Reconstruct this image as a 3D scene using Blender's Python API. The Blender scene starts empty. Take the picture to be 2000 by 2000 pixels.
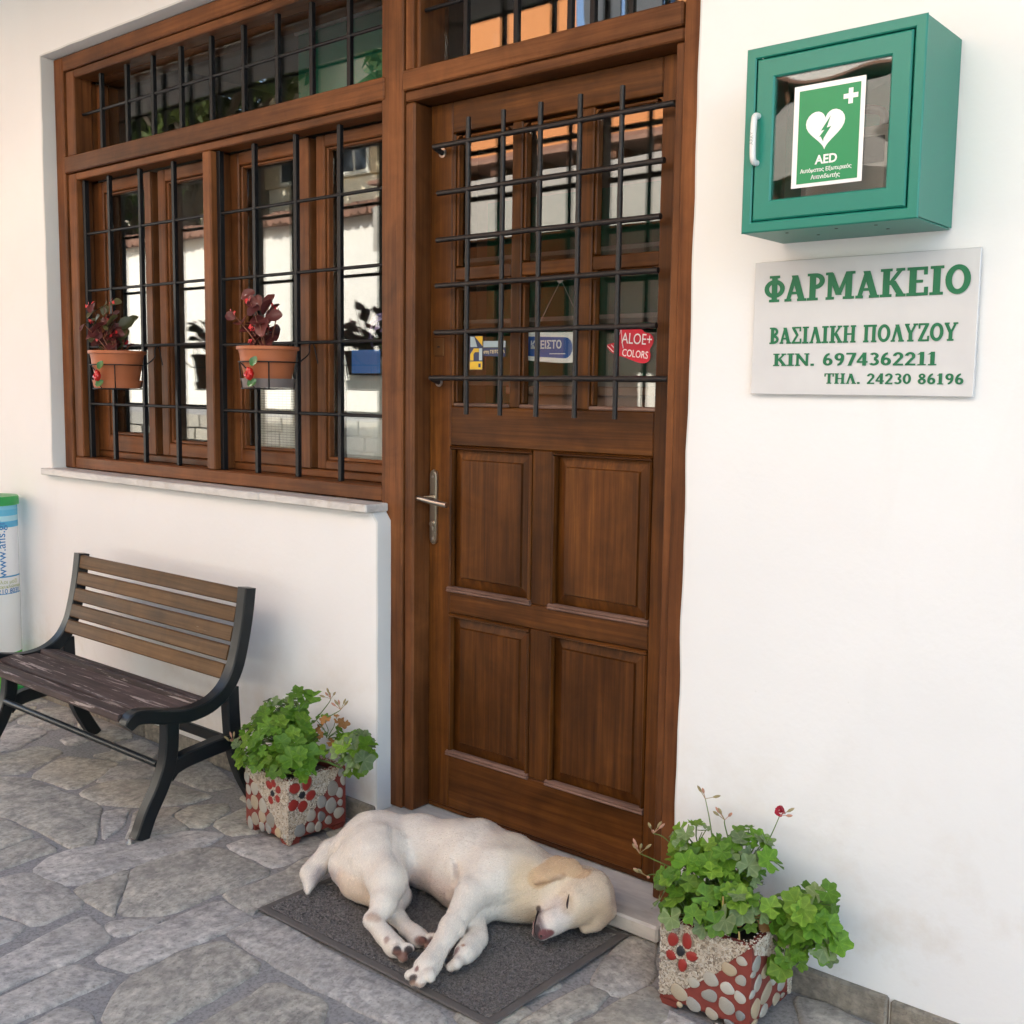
import bpy, bmesh, math, random
import numpy as np
from mathutils import Vector, Matrix, noise as mnoise

random.seed(7)
rng = np.random.default_rng(7)
R = math.radians
scene = bpy.context.scene
COL = scene.collection

# ------------------------------------------------------------------ camera
def make_camera():
    yaw, pitch, roll = R(40.1008), R(6.1987), R(-0.7797)
    fwd = Vector((-math.sin(yaw)*math.cos(pitch), math.cos(yaw)*math.cos(pitch), -math.sin(pitch)))
    r = Vector((math.cos(yaw), math.sin(yaw), 0))
    d = fwd.cross(r)
    c, s = math.cos(roll), math.sin(roll)
    rr, dd = c*r+s*d, -s*r+c*d
    m = Matrix((rr, -dd, -fwd)).transposed().to_4x4()
    m.translation = Vector((1.98295, -2.23974, 1.35))
    cd = bpy.data.cameras.new('camera')
    cd.sensor_width = 36; cd.lens = 2129.1/2000*36; cd.shift_y = -.0028
    cd.clip_start = .05; cd.clip_end = 500
    co = bpy.data.objects.new('camera', cd); COL.objects.link(co)
    co.matrix_world = m
    scene.camera = co
make_camera()

# ------------------------------------------------------------------ light
SUN_DIR = Vector((-.38, .75, .49)).normalized()      # towards the sun: behind the pharmacy, to its left
def make_light():
    w = bpy.data.worlds.new('World'); scene.world = w; w.use_nodes = True
    nt = w.node_tree; bg = nt.nodes['Background']
    sk = nt.nodes.new('ShaderNodeTexSky'); sk.sky_type = 'NISHITA'; sk.sun_disc = False
    sk.sun_elevation = math.asin(SUN_DIR.z); sk.sun_rotation = math.atan2(SUN_DIR.x, SUN_DIR.y)
    sk.air_density = 1.0; sk.dust_density = 1.2; sk.ozone_density = 1.0
    nt.links.new(sk.outputs[0], bg.inputs[0]); bg.inputs[1].default_value = SKY_STRENGTH
    sd = bpy.data.lights.new('sun', 'SUN'); sd.energy = SUN_STRENGTH; sd.angle = R(.53); sd.color = (1, .965, .91)
    so = bpy.data.objects.new('sun', sd); COL.objects.link(so)
    so.rotation_euler = (-SUN_DIR).to_track_quat('-Z', 'Y').to_euler()
    so.location = SUN_DIR*40
SKY_STRENGTH, SUN_STRENGTH = .15, 3.4
make_light()
vs = scene.view_settings
vs.view_transform = 'Standard'; vs.look = 'None'; vs.gamma = 1; vs.use_curve_mapping = False
vs.exposure = 2.45
scene.cycles.use_denoising = True
scene.cycles.max_bounces = 10; scene.cycles.diffuse_bounces = 5; scene.cycles.glossy_bounces = 5
scene.cycles.transmission_bounces = 6; scene.cycles.transparent_max_bounces = 16
scene.cycles.sample_clamp_indirect = 8

# ------------------------------------------------------------------ object helpers
def link(o, parent=None):
    COL.objects.link(o)
    if parent is not None: o.parent = parent
    return o
def wloc(o):
    v = Vector((0, 0, 0))
    while o is not None:
        v += o.location; o = o.parent
    return v
def tag(o, label=None, cat=None, group=None, kind=None):
    if label: o['label'] = label
    if cat: o['category'] = cat
    if group: o['group'] = group
    if kind: o['kind'] = kind
    return o
def thing(name, loc, label, cat, group=None):
    o = bpy.data.objects.new(name, None); o.empty_display_size = .05
    COL.objects.link(o); o.location = loc
    return tag(o, label, cat, group)
class MB:
    """collects faces; build() links them as one mesh object (world coordinates in, local to the parent out)"""
    def __init__(s): s.v = []; s.f = []; s.mi = []
    def add(s, verts, faces, mi=0):
        b = len(s.v); s.v += [tuple(v) for v in verts]
        s.f += [tuple(i+b for i in f) for f in faces]; s.mi += [mi]*len(faces)
        return s
    def box(s, x0, x1, y0, y1, z0, z1, c=.002, mi=0):
        lo = (min(x0, x1), min(y0, y1), min(z0, z1)); hi = (max(x0, x1), max(y0, y1), max(z0, z1))
        c = min(c, *(.3*(hi[i]-lo[i]) for i in range(3)))
        V = []; ix = {}
        for sx in (0, 1):
            for sy in (0, 1):
                for sz in (0, 1):
                    S = (sx, sy, sz)
                    P = [hi[i] if S[i] else lo[i] for i in range(3)]
                    for a in range(3):
                        q = [P[i] if i == a else P[i]+(-c if S[i] else c) for i in range(3)]
                        ix[S+(a,)] = len(V); V.append(q)
        F = []
        for a in range(3):
            u, w = (a+1) % 3, (a+2) % 3
            for t in (0, 1):
                q = []
                for m, n in ((0, 0), (1, 0), (1, 1), (0, 1)):
                    S = [0, 0, 0]; S[a] = t; S[u] = m; S[w] = n
                    q.append(ix[tuple(S)+(a,)])
                F.append(q)
            for m in (0, 1):
                for n in (0, 1):
                    S0 = [0, 0, 0]; S0[u] = m; S0[w] = n; S1 = list(S0); S1[a] = 1
                    F.append((ix[tuple(S0)+(u,)], ix[tuple(S1)+(u,)], ix[tuple(S1)+(w,)], ix[tuple(S0)+(w,)]))
        for sx in (0, 1):
            for sy in (0, 1):
                for sz in (0, 1): F.append([ix[(sx, sy, sz, a)] for a in range(3)])
        return s.add(V, F, mi)
    def tube(s, pts, r, n=8, mi=0, cap=True, closed=False):
        pts = [Vector(p) for p in pts]; k = len(pts)
        rs = r if isinstance(r, (list, tuple)) else [r]*k
        V = []; F = []; up = None
        for i, p in enumerate(pts):
            if closed: t = (pts[(i+1) % k]-pts[i-1]).normalized()
            else: t = (pts[min(i+1, k-1)]-pts[max(i-1, 0)]).normalized()
            if up is None: up = t.orthogonal().normalized()
            up = (up-t*up.dot(t))
            up = up.normalized() if up.length > 1e-6 else t.orthogonal().normalized()
            w = t.cross(up)
            for j in range(n):
                a = 2*math.pi*j/n; V.append(p+(up*math.cos(a)+w*math.sin(a))*rs[i])
        for i in range(k if closed else k-1):
            i2 = (i+1) % k
            for j in range(n): F.append((i*n+j, i*n+(j+1) % n, i2*n+(j+1) % n, i2*n+j))
        if cap and not closed: F += [tuple(range(n))[::-1], tuple((k-1)*n+j for j in range(n))]
        return s.add(V, F, mi)
    def lathe(s, prof, c=(0, 0, 0), n=32, mi=0, close=True):
        V = []; F = []; k = len(prof)
        for r, z in prof:
            for j in range(n):
                a = 2*math.pi*j/n; V.append((c[0]+r*math.cos(a), c[1]+r*math.sin(a), c[2]+z))
        for i in range(k-1):
            for j in range(n): F.append((i*n+j, i*n+(j+1) % n, (i+1)*n+(j+1) % n, (i+1)*n+j))
        if close:
            F += [tuple(range(n))[::-1], tuple((k-1)*n+j for j in range(n))]
        return s.add(V, F, mi)
    def prism(s, poly, fn0, fn1, mi=0):
        """poly: 2-D outline; fn0/fn1 map it to the two 3-D caps"""
        n = len(poly); V = [fn0(*p) for p in poly]+[fn1(*p) for p in poly]
        F = [tuple(range(n))[::-1], tuple(range(n, 2*n))]+[(i, (i+1) % n, n+(i+1) % n, n+i) for i in range(n)]
        return s.add(V, F, mi)
    def ribbon(s, path, w, x0, x1, mi=0):
        """flat band that follows a path in the y-z plane, width w, from x0 to x1"""
        k = len(path); A = []; B = []
        ws = w if isinstance(w, (list, tuple)) else [w]*k
        for i, (y, z) in enumerate(path):
            a = path[max(i-1, 0)]; b = path[min(i+1, k-1)]
            t = Vector((b[0]-a[0], b[1]-a[1])).normalized(); nn = Vector((-t.y, t.x))*ws[i]*.5
            A.append((y+nn.x, z+nn.y)); B.append((y-nn.x, z-nn.y))
        ch = .004
        V = []
        for pts, sg in ((A, -1), (B, 1)):
            pass
        for i in range(k):
            ay, az = A[i]; by, bz = B[i]
            iy, iz = (by-ay), (bz-az); L = math.hypot(iy, iz); iy /= L; iz /= L
            V += [(x0+ch, ay, az), (x1-ch, ay, az), (x1, ay+iy*ch, az+iz*ch), (x1, by-iy*ch, bz-iz*ch), (x1-ch, by, bz), (x0+ch, by, bz), (x0, by-iy*ch, bz-iz*ch), (x0, ay+iy*ch, az+iz*ch)]
        F = []
        for i in range(k-1):
            for j in range(8): F.append((i*8+j, i*8+(j+1) % 8, (i+1)*8+(j+1) % 8, (i+1)*8+j))
        F += [tuple(range(8)), tuple((k-1)*8+j for j in range(8))[::-1]]
        return s.add(V, F, mi)
    def mesh(s, name, mats, off=Vector((0, 0, 0)), smooth=None):
        me = bpy.data.meshes.new(name)
        me.from_pydata([tuple(Vector(v)-off) for v in s.v], [], s.f)
        for m in (mats if isinstance(mats, (list, tuple)) else [mats]): me.materials.append(m)
        me.polygons.foreach_set('material_index', s.mi)
        bm = bmesh.new(); bm.from_mesh(me); bmesh.ops.recalc_face_normals(bm, faces=bm.faces); bm.to_mesh(me); bm.free()
        if smooth:
            me.polygons.foreach_set('use_smooth', [True]*len(me.polygons)); me.set_sharp_from_angle(angle=R(smooth))
        me.update()
        return me
    def build(s, name, mats, parent=None, smooth=None, loc=None):
        base = wloc(parent) if parent is not None else Vector((0, 0, 0))
        off = base+(Vector(loc)-base if loc is not None else Vector((0, 0, 0)))
        o = bpy.data.objects.new(name, s.mesh(name, mats, off, smooth))
        link(o, parent)
        if loc is not None: o.location = Vector(loc)-base
        return o
def chaikin(p, n=1, closed=True):
    for _ in range(n):
        q = []
        k = len(p)
        for i in range(k if closed else k-1):
            a, b = Vector(p[i]), Vector(p[(i+1) % k])
            q += [tuple(a*.75+b*.25), tuple(a*.25+b*.75)]
        if not closed: q = [p[0]]+q+[p[-1]]
        p = q
    return p
def spline(p, n=4):
    p = [Vector(x) for x in p]; q = []
    for i in range(len(p)-1):
        a, b, c, d = p[max(i-1, 0)], p[i], p[i+1], p[min(i+2, len(p)-1)]
        for t in np.linspace(0, 1, n, endpoint=False):
            q.append(.5*((2*b)+(c-a)*t+(2*a-5*b+4*c-d)*t*t+(3*b-a-3*c+d)*t**3))
    return q+[p[-1]]

# ------------------------------------------------------------------ materials
class NT:
    def __init__(s, name):
        s.m = bpy.data.materials.new(name); s.m.use_nodes = True; s.t = s.m.node_tree
        s.b = s.t.nodes['Principled BSDF']; s.o = s.t.nodes['Material Output']
    def n(s, typ, **k):
        nd = s.t.nodes.new('ShaderNode'+typ)
        for a, v in k.items(): setattr(nd, a, v)
        return nd
    def l(s, a, b): s.t.links.new(a, b)
    def set(s, **k):
        for a, v in k.items():
            i = s.b.inputs[a.replace('_', ' ')]
            if hasattr(v, 'is_output') or hasattr(v, 'links'): s.l(v, i)
            else: i.default_value = v if not (isinstance(v, tuple) and len(v) == 3) else v+(1,)
        return s
    def coords(s, scale=(1, 1, 1), rnd=True, rotz=None, which='Object'):
        tc = s.n('TexCoord'); out = tc.outputs[which]
        if rnd:
            oi = s.n('ObjectInfo'); mu = s.n('Math', operation='MULTIPLY'); mu.inputs[1].default_value = 37.
            s.l(oi.outputs['Random'], mu.inputs[0])
            ad = s.n('VectorMath', operation='ADD'); s.l(out, ad.inputs[0]); s.l(mu.outputs[0], ad.inputs[1]); out = ad.outputs[0]
        if rotz:
            oi = s.n('ObjectInfo'); mu = s.n('Math', operation='MULTIPLY'); mu.inputs[1].default_value = rotz
            s.l(oi.outputs['Random'], mu.inputs[0])
            vr = s.n('VectorRotate', rotation_type='Z_AXIS'); s.l(tc.outputs[which], vr.inputs['Vector']); s.l(mu.outputs[0], vr.inputs['Angle']); out = vr.outputs[0]
        mp = s.n('Mapping'); mp.inputs['Scale'].default_value = scale; s.l(out, mp.inputs['Vector'])
        return mp.outputs[0]
    def noise(s, vec, scale, detail=4, rough=.55, dist=0):
        nd = s.n('TexNoise'); nd.inputs['Scale'].default_value = scale; nd.inputs['Detail'].default_value = detail
        nd.inputs['Roughness'].default_value = rough; nd.inputs['Distortion'].default_value = dist
        s.l(vec, nd.inputs['Vector']); return nd.outputs['Fac']
    def ramp(s, fac, stops):
        nd = s.n('ValToRGB'); e = nd.color_ramp.elements
        while len(e) < len(stops): e.new(.5)
        for i, (p, c) in enumerate(stops):
            e[i].position = p; e[i].color = c+(1,) if isinstance(c, tuple) else (c, c, c, 1)
        s.l(fac, nd.inputs[0]); return nd.outputs[0]
    def mix(s, fac, a, b, mode='MIX'):
        nd = s.n('Mix', data_type='RGBA', blend_type=mode)
        for v, i in ((fac, 0), (a, 6), (b, 7)):
            if hasattr(v, 'links'): s.l(v, nd.inputs[i])
            else: nd.inputs[i].default_value = v+(1,) if isinstance(v, tuple) else v
        return nd.outputs[2]
    def bump(s, h, strength=.3, dist=.01, prev=None):
        nd = s.n('Bump'); nd.inputs['Strength'].default_value = strength; nd.inputs['Distance'].default_value = dist
        s.l(h, nd.inputs['Height'])
        if prev is not None: s.l(prev, nd.inputs['Normal'])
        s.l(nd.outputs[0], s.b.inputs['Normal']); return nd.outputs[0]
def plain(name, col, rough=.6, metal=0., spec=.5, nz=.12, scale=40, bump=0.):
    t = NT(name); v = t.coords()
    f = t.noise(v, scale, 4)
    c = t.mix(f, tuple(x*(1-nz) for x in col), tuple(min(1, x*(1+nz)) for x in col))
    t.set(Base_Color=c, Roughness=rough, Metallic=metal); t.b.inputs['Specular IOR Level'].default_value = spec
    if bump: t.bump(f, bump, .002)
    return t.m
def wood(name, axis, dark, mid, light, rough=.42, worn=None):
    t = NT(name)
    sc = {'x': (.8, 26, 26), 'z': (26, 26, .8), 'y': (26, .8, 26)}[axis]
    v = t.coords(sc); f1 = t.noise(v, 2.6, 8, .68, .30)
    v2 = t.coords({'x': (.5, 2.2, 2.2), 'z': (2.2, 2.2, .5), 'y': (2.2, .5, 2.2)}[axis]); f2 = t.noise(v2, 2.6, 3, .5, .2)
    c1 = t.ramp(f1, [(.26, dark), (.50, mid), (.76, light)])
    f3 = t.noise(t.coords((1, 1, 1)), 7.5, 5, .6, .8); c2 = t.mix(1., t.ramp(f2, [(.32, .55), (.68, 1.30)]), t.ramp(f3, [(.34, .80), (.66, 1.16)]), 'MULTIPLY')
    c = t.mix(1., c1, c2, 'MULTIPLY')
    if worn:
        vw = t.coords((1, 1, 1)); fw = t.noise(t.coords({'x': (1.4, 22, 22), 'z': (22, 22, 1.4), 'y': (22, 1.4, 22)}[axis]), 3, 7, .7)
        fm = t.ramp(fw, [(worn[0], 0.), (worn[0]+.05, 1.)]); c = t.mix(fm, c, worn[1])
    rr = t.ramp(f2, [(.3, rough-.02), (.7, rough+.16)])
    t.set(Base_Color=c, Roughness=rr); t.b.inputs['Specular IOR Level'].default_value = .2
    t.bump(f1, .18, .0025)
    return t.m
FR_D, FR_M, FR_L = (.072, .024, .007), (.140, .050, .0155), (.195, .077, .026)
W_FRX = wood('frame_wood_horizontal', 'x', FR_D, FR_M, FR_L)
W_FRZ = wood('frame_wood_vertical', 'z', FR_D, FR_M, FR_L)
W_FRY = wood('reveal_wood', 'z', (.06, .021, .007), (.125, .045, .012), (.20, .078, .022))
DR_D, DR_M, DR_L = (.040, .0118, .0023), (.088, .0295, .0053), (.160, .058, .0105)
W_DRX = wood('door_wood_horizontal', 'x', DR_D, DR_M, DR_L, .36)
W_DRZ = wood('door_wood_vertical', 'z', DR_D, DR_M, DR_L, .36)
W_MLD = wood('worn_moulding_wood', 'x', (.10, .055, .04), (.17, .10, .075), (.26, .17, .13), .5)
W_SLAT = wood('bench_slat_wood', 'x', (.065, .034, .013), (.130, .070, .028), (.20, .115, .052), .5, (.66, (.42, .34, .26)))
W_SEAT = wood('weathered_seat_wood', 'x', (.045, .031, .028), (.085, .061, .055), (.15, .112, .10), .6, (.57, (.38, .32, .29)))
IRON = plain('black_iron', (.006, .0065, .008), .5, 0., .28, .3, 60, .2)
IRON_H = plain('hammered_iron', (.014, .012, .012), .45, .1, .4, .5, 90, .9)
BENCH_IRON = plain('bench_cast_iron', (.005, .008, .010), .40, 0., .38, .35, 30, .25)
STEEL = plain('satin_steel', (.45, .42, .36), .32, 1., .5, .1, 90, .05)
ZINC = plain('zinc_washer', (.6, .6, .6), .3, 1.)
def m_plaster(name, col, stain=True):
    t = NT(name); v = t.coords((1, 1, 1), rnd=False)
    big = t.noise(v, 1.3, 3); fine = t.noise(v, 55, 5, .6); mid = t.noise(v, 9, 4, .55)
    c = t.mix(t.ramp(big, [(.35, 0.), (.7, 1.)]), col, tuple(x*.945 for x in col)); c = t.mix(t.ramp(t.noise(t.coords((1, 1, .35), rnd=False), 3.1, 7, .62, .6), [(.58, 0.), (.78, .25)]), c, (.66, .645, .61))
    if stain:
        sp = t.n('SeparateXYZ'); tc = t.n('TexCoord'); t.l(tc.outputs['Object'], sp.inputs[0])
        mr = t.n('MapRange'); mr.inputs['From Min'].default_value = .62; mr.inputs['From Max'].default_value = .06; t.l(sp.outputs[2], mr.inputs[0])
        st = t.ramp(t.noise(v, 5.5, 6, .65), [(.48, 0.), (.70, 1.)])
        k = t.n('Math', operation='MULTIPLY'); t.l(mr.outputs[0], k.inputs[0]); t.l(st, k.inputs[1])
        k2 = t.n('Math', operation='MULTIPLY'); k2.inputs[1].default_value = .5; t.l(k.outputs[0], k2.inputs[0])
        c = t.mix(k2.outputs[0], c, (.55, .46, .36))
        spk = t.ramp(t.noise(v, 23, 3, .5), [(.755, 0.), (.775, 1.)])
        k3 = t.n('Math', operation='MULTIPLY'); k3.inputs[1].default_value = .5; t.l(spk, k3.inputs[0])
        c = t.mix(k3.outputs[0], c, (.45, .42, .38))
    t.set(Base_Color=c, Roughness=.9); t.b.inputs['Specular IOR Level'].default_value = .25
    b = t.bump(mid, .30, .007); t.bump(fine, .22, .0022, b)
    return t.m
PLASTER = m_plaster('white_plaster', (.80, .80, .795))
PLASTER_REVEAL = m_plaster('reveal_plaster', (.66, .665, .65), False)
PLASTER_OPP = m_plaster('sunlit_plaster', (.83, .785, .69), False)
def m_glass(name, f0=.09, tint=(.93, .96, .94), wave=0.):
    t = NT(name); t.t.nodes.remove(t.b)
    g = t.n('NewGeometry'); dp = t.n('VectorMath', operation='DOT_PRODUCT'); t.l(g.outputs['Normal'], dp.inputs[0]); t.l(g.outputs['Incoming'], dp.inputs[1])
    ab = t.n('Math', operation='ABSOLUTE'); t.l(dp.outputs['Value'], ab.inputs[0])
    om = t.n('Math', operation='SUBTRACT'); om.inputs[0].default_value = 1; t.l(ab.outputs[0], om.inputs[1])
    pw = t.n('Math', operation='POWER'); pw.inputs[1].default_value = 5; t.l(om.outputs[0], pw.inputs[0])
    ma = t.n('Math', operation='MULTIPLY_ADD'); ma.inputs[1].default_value = 1-f0; ma.inputs[2].default_value = f0; t.l(pw.outputs[0], ma.inputs[0])
    tr = t.n('BsdfTransparent'); tr.inputs[0].default_value = tint+(1,)
    gl = t.n('BsdfGlossy'); gl.inputs['Roughness'].default_value = 0.0
    if wave:
        v = t.coords((1, 1, 1)); h = t.noise(v, 5, 1, .4); bp = t.n('Bump'); bp.inputs['Strength'].default_value = wave; bp.inputs['Distance'].default_value = .02
        t.l(h, bp.inputs['Height']); t.l(bp.outputs[0], gl.inputs['Normal'])
    mx = t.n('MixShader'); t.l(ma.outputs[0], mx.inputs[0]); t.l(tr.outputs[0], mx.inputs[1]); t.l(gl.outputs[0], mx.inputs[2])
    t.l(mx.outputs[0], t.o.inputs[0])
    return t.m
GLASS = m_glass('window_glass', .125, (.955, .975, .965), .012)
ACRYL = m_glass('cabinet_glazing', .07, (.95, .95, .95), .55)
def m_stone(name, a, b, c, rough=.75, sc=1., rot=6.283):
    t = NT(name); oi = t.n('ObjectInfo')
    base = t.ramp(oi.outputs['Random'], [(0., a), (.38, b), (.62, tuple((x+y)/2 for x, y in zip(a, c))), (1., c)])
    v = t.coords((9*sc, 26*sc, 26*sc), rotz=rot); st0 = t.noise(v, 1.7, 9, .75, 1.2)
    ad = t.n('Math', operation='MULTIPLY_ADD'); pt = t.noise(t.coords((1, 1, 1)), 11*sc, 5, .6, .6); t.l(pt, ad.inputs[0]); ad.inputs[1].default_value = .55; k_ = t.n('Math', operation='MULTIPLY'); t.l(st0, k_.inputs[0]); k_.inputs[1].default_value = .55; t.l(k_.outputs[0], ad.inputs[2]); st = ad.outputs[0]
    v2 = t.coords((1, 1, 1)); bl = t.noise(v2, 5*sc, 4); fine = t.noise(v2, 90*sc, 4, .7)
    col = t.mix(t.ramp(st, [(.42, 0.), (.70, 1.)]), t.mix(1., base, (.62, .62, .64), 'MULTIPLY'), t.mix(1., base, (1.40, 1.38, 1.34), 'MULTIPLY'))
    mid = t.noise(v2, 48*sc, 3, .6); col = t.mix(1., col, t.ramp(mid, [(.34, .72), (.52, 1.), (.70, 1.25)]), 'MULTIPLY')
    col = t.mix(t.ramp(bl, [(.46, 0.), (.72, .5)]), col, (.30, .285, .25))
    col = t.mix(t.ramp(fine, [(.33, .5), (.44, 0.)]), col, (.10, .10, .10))
    t.set(Base_Color=col, Roughness=rough); t.b.inputs['Specular IOR Level'].default_value = .35
    bb = t.bump(st, .6, .005); t.bump(fine, .35, .002, bb)
    return t.m
FLAG = m_stone('flagstone', (.375, .368, .358), (.475, .455, .425), (.42, .395, .325))
SKIRT = m_stone('skirting_stone', (.20, .18, .15), (.25, .22, .18), (.29, .26, .21), .8, 1., .0)
RUBBLE = m_stone('rubble_stone', (.30, .29, .26), (.38, .34, .27), (.42, .38, .30), .85)
def m_mortar():
    t = NT('mortar'); v = t.coords((1, 1, 1), rnd=False)
    n1 = t.noise(v, 2.2, 4); n2 = t.noise(v, 120, 4, .7)
    c = t.mix(n1, (.25, .245, .24), (.36, .35, .34)); c = t.mix(t.ramp(n2, [(.35, .5), (.55, 0.)]), c, (.06, .06, .06))
    t.set(Base_Color=c, Roughness=.9); t.bump(n2, .4, .003); return t.m
MORTAR = m_mortar()
def m_marble():
    t = NT('grey_marble'); v = t.coords((1, 1, 1), rnd=False)
    f = t.noise(t.coords((2, 9, 9)), 3, 6, .6, .8); d = t.noise(v, 14, 5, .6)
    c = t.ramp(f, [(.3, (.42, .41, .40)), (.6, (.62, .60, .57))]); c = t.mix(t.ramp(d, [(.56, 0.), (.74, .7)]), c, (.36, .31, .25))
    t.set(Base_Color=c, Roughness=.45); t.bump(d, .15, .002); return t.m
MARBLE = m_marble()
TRACED = [
  [(-1.921,-0.532), (-1.936,-0.336), (-1.812,-0.305), (-1.746,-0.403), (-1.693,-0.517), (-1.764,-0.603)],
  [(-1.651,-0.508), (-1.753,-0.331), (-1.557,-0.230), (-1.495,-0.294), (-1.422,-0.452), (-1.445,-0.478)],
  [(-1.758,-0.620), (-1.636,-0.523), (-1.485,-0.509), (-1.221,-0.487), (-1.012,-0.608), (-0.949,-0.666), (-0.981,-0.715), (-1.157,-0.717), (-1.323,-0.722), (-1.434,-0.765)],
  [(-1.102,-0.913), (-1.126,-0.742), (-0.994,-0.747), (-0.993,-0.824), (-0.985,-0.965)],
  [(-1.391,-0.784), (-1.316,-0.739), (-1.146,-0.739), (-1.134,-0.812), (-1.131,-0.900)],
  [(-1.156,-0.513), (-1.130,-0.429), (-1.022,-0.518), (-0.962,-0.626)],
  [(-1.380,-0.467), (-1.399,-0.349), (-1.312,-0.256), (-1.062,-0.204), (-1.022,-0.199), (-1.023,-0.295), (-1.124,-0.417), (-1.272,-0.496)],
  [(-1.434,-0.380), (-1.520,-0.272), (-1.456,-0.168), (-1.374,-0.168), (-1.331,-0.253), (-1.400,-0.364)],
  [(-0.973,-0.370), (-1.000,-0.294), (-0.934,-0.210), (-0.876,-0.235), (-0.819,-0.369), (-0.867,-0.390)],
  [(-1.098,-0.436), (-1.009,-0.312), (-0.965,-0.387), (-0.865,-0.399), (-0.827,-0.409), (-0.856,-0.500), (-0.913,-0.571)],
  [(-0.825,-0.334), (-0.865,-0.177), (-0.781,-0.174), (-0.662,-0.271), (-0.714,-0.350)],
  [(-0.919,-0.851), (-0.964,-0.788), (-0.967,-0.723), (-0.896,-0.567), (-0.827,-0.409), (-0.768,-0.366), (-0.722,-0.368), (-0.698,-0.451), (-0.741,-0.646), (-0.727,-0.795), (-0.766,-0.847), (-0.845,-0.867)],
  [(-0.650,-0.407), (-0.652,-0.326), (-0.518,-0.184), (-0.441,-0.199), (-0.435,-0.284), (-0.418,-0.374), (-0.439,-0.402)],
  [(-0.718,-0.839), (-0.725,-0.669), (-0.512,-0.840), (-0.508,-0.852), (-0.661,-0.855)],
  [(-0.725,-0.661), (-0.719,-0.530), (-0.713,-0.484), (-0.639,-0.418), (-0.407,-0.420), (-0.414,-0.584), (-0.410,-0.754), (-0.501,-0.841)],
  [(-0.480,-0.879), (-0.456,-0.828), (-0.396,-0.763), (-0.375,-0.830), (-0.399,-0.897), (-0.442,-0.904)],
  [(-0.345,-0.983), (-0.375,-0.830), (-0.386,-0.616), (-0.241,-0.621), (-0.218,-0.631), (-0.233,-0.802), (-0.221,-0.968), (-0.307,-0.988)],
  [(-0.939,-0.986), (-0.910,-0.871), (-0.770,-0.851), (-0.619,-0.866), (-0.594,-1.003), (-0.792,-1.052)],
  [(-0.758,-1.067), (-0.628,-1.019), (-0.584,-1.073), (-0.586,-1.144)],
  [(-0.499,-1.183), (-0.566,-0.889), (-0.393,-0.917), (-0.376,-1.061), (-0.365,-1.243)],
  [(-0.339,-1.254), (-0.367,-1.035), (-0.226,-0.997), (-0.231,-1.146), (-0.229,-1.303)],
  [(-0.113,-1.097), (-0.207,-0.998), (-0.222,-0.833), (-0.185,-0.732), (-0.014,-0.752), (0.012,-0.932), (0.015,-1.068), (-0.045,-1.121)],
  [(0.078,-1.013), (0.050,-0.771), (0.208,-0.747), (0.293,-0.843), (0.230,-0.958)],
  [(-0.209,-0.711), (-0.219,-0.644), (-0.209,-0.585), (0.324,-0.604), (0.439,-0.609), (0.511,-0.710), (0.154,-0.726), (-0.011,-0.724), (-0.173,-0.721)],
  [(-0.399,-0.587), (-0.384,-0.408), (-0.417,-0.306), (-0.386,-0.230), (-0.252,-0.388), (-0.274,-0.549), (-0.242,-0.607), (-0.341,-0.601)],
  [(-0.189,-1.269), (-0.209,-1.138), (-0.137,-1.118), (-0.051,-1.147), (-0.094,-1.244)],
  [(-2.213,-0.400), (-2.242,-0.262), (-2.066,-0.229), (-1.958,-0.406), (-1.979,-0.506)],
  [(-2.290,-0.256), (-2.384,-0.094), (-2.336,-0.008), (-2.090,-0.102), (-2.085,-0.210)],
  [(-1.691,-0.258), (-1.671,-0.160), (-1.572,-0.166), (-1.564,-0.221)],
  [(-1.705,-0.174), (-1.724,-0.022), (-1.545,-0.061), (-1.476,-0.156), (-1.579,-0.188)],
  [(-1.445,-0.097), (-1.389,0.017), (-1.045,-0.081), (-1.068,-0.183), (-1.286,-0.190)],
  [(-2.353,0.020), (-2.128,0.020), (-1.771,-0.030), (-1.773,-0.170), (-2.026,-0.119)],
  [(-2.461,-0.289), (-2.474,-0.177), (-2.427,-0.092), (-2.308,-0.273), (-2.293,-0.364)],
  [(0.594,-0.284), (0.540,-0.087), (0.567,-0.026), (0.617,-0.042), (0.701,-0.183), (0.697,-0.287), (0.637,-0.309)],
  [(0.578,-0.533), (0.586,-0.410), (0.597,-0.306), (0.667,-0.307), (0.670,-0.371), (0.657,-0.470), (0.628,-0.555)],
  [(0.679,-0.466), (0.692,-0.334), (0.710,-0.207), (0.797,-0.259), (0.842,-0.356), (0.808,-0.459), (0.737,-0.480)],
  [(0.986,-0.034), (1.056,-0.011), (1.155,-0.039), (1.228,-0.051), (1.156,-0.154), (1.060,-0.149)],
  [(0.764,-0.270), (0.886,-0.276), (0.965,-0.253), (0.928,-0.365), (0.819,-0.371)],
]
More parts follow.
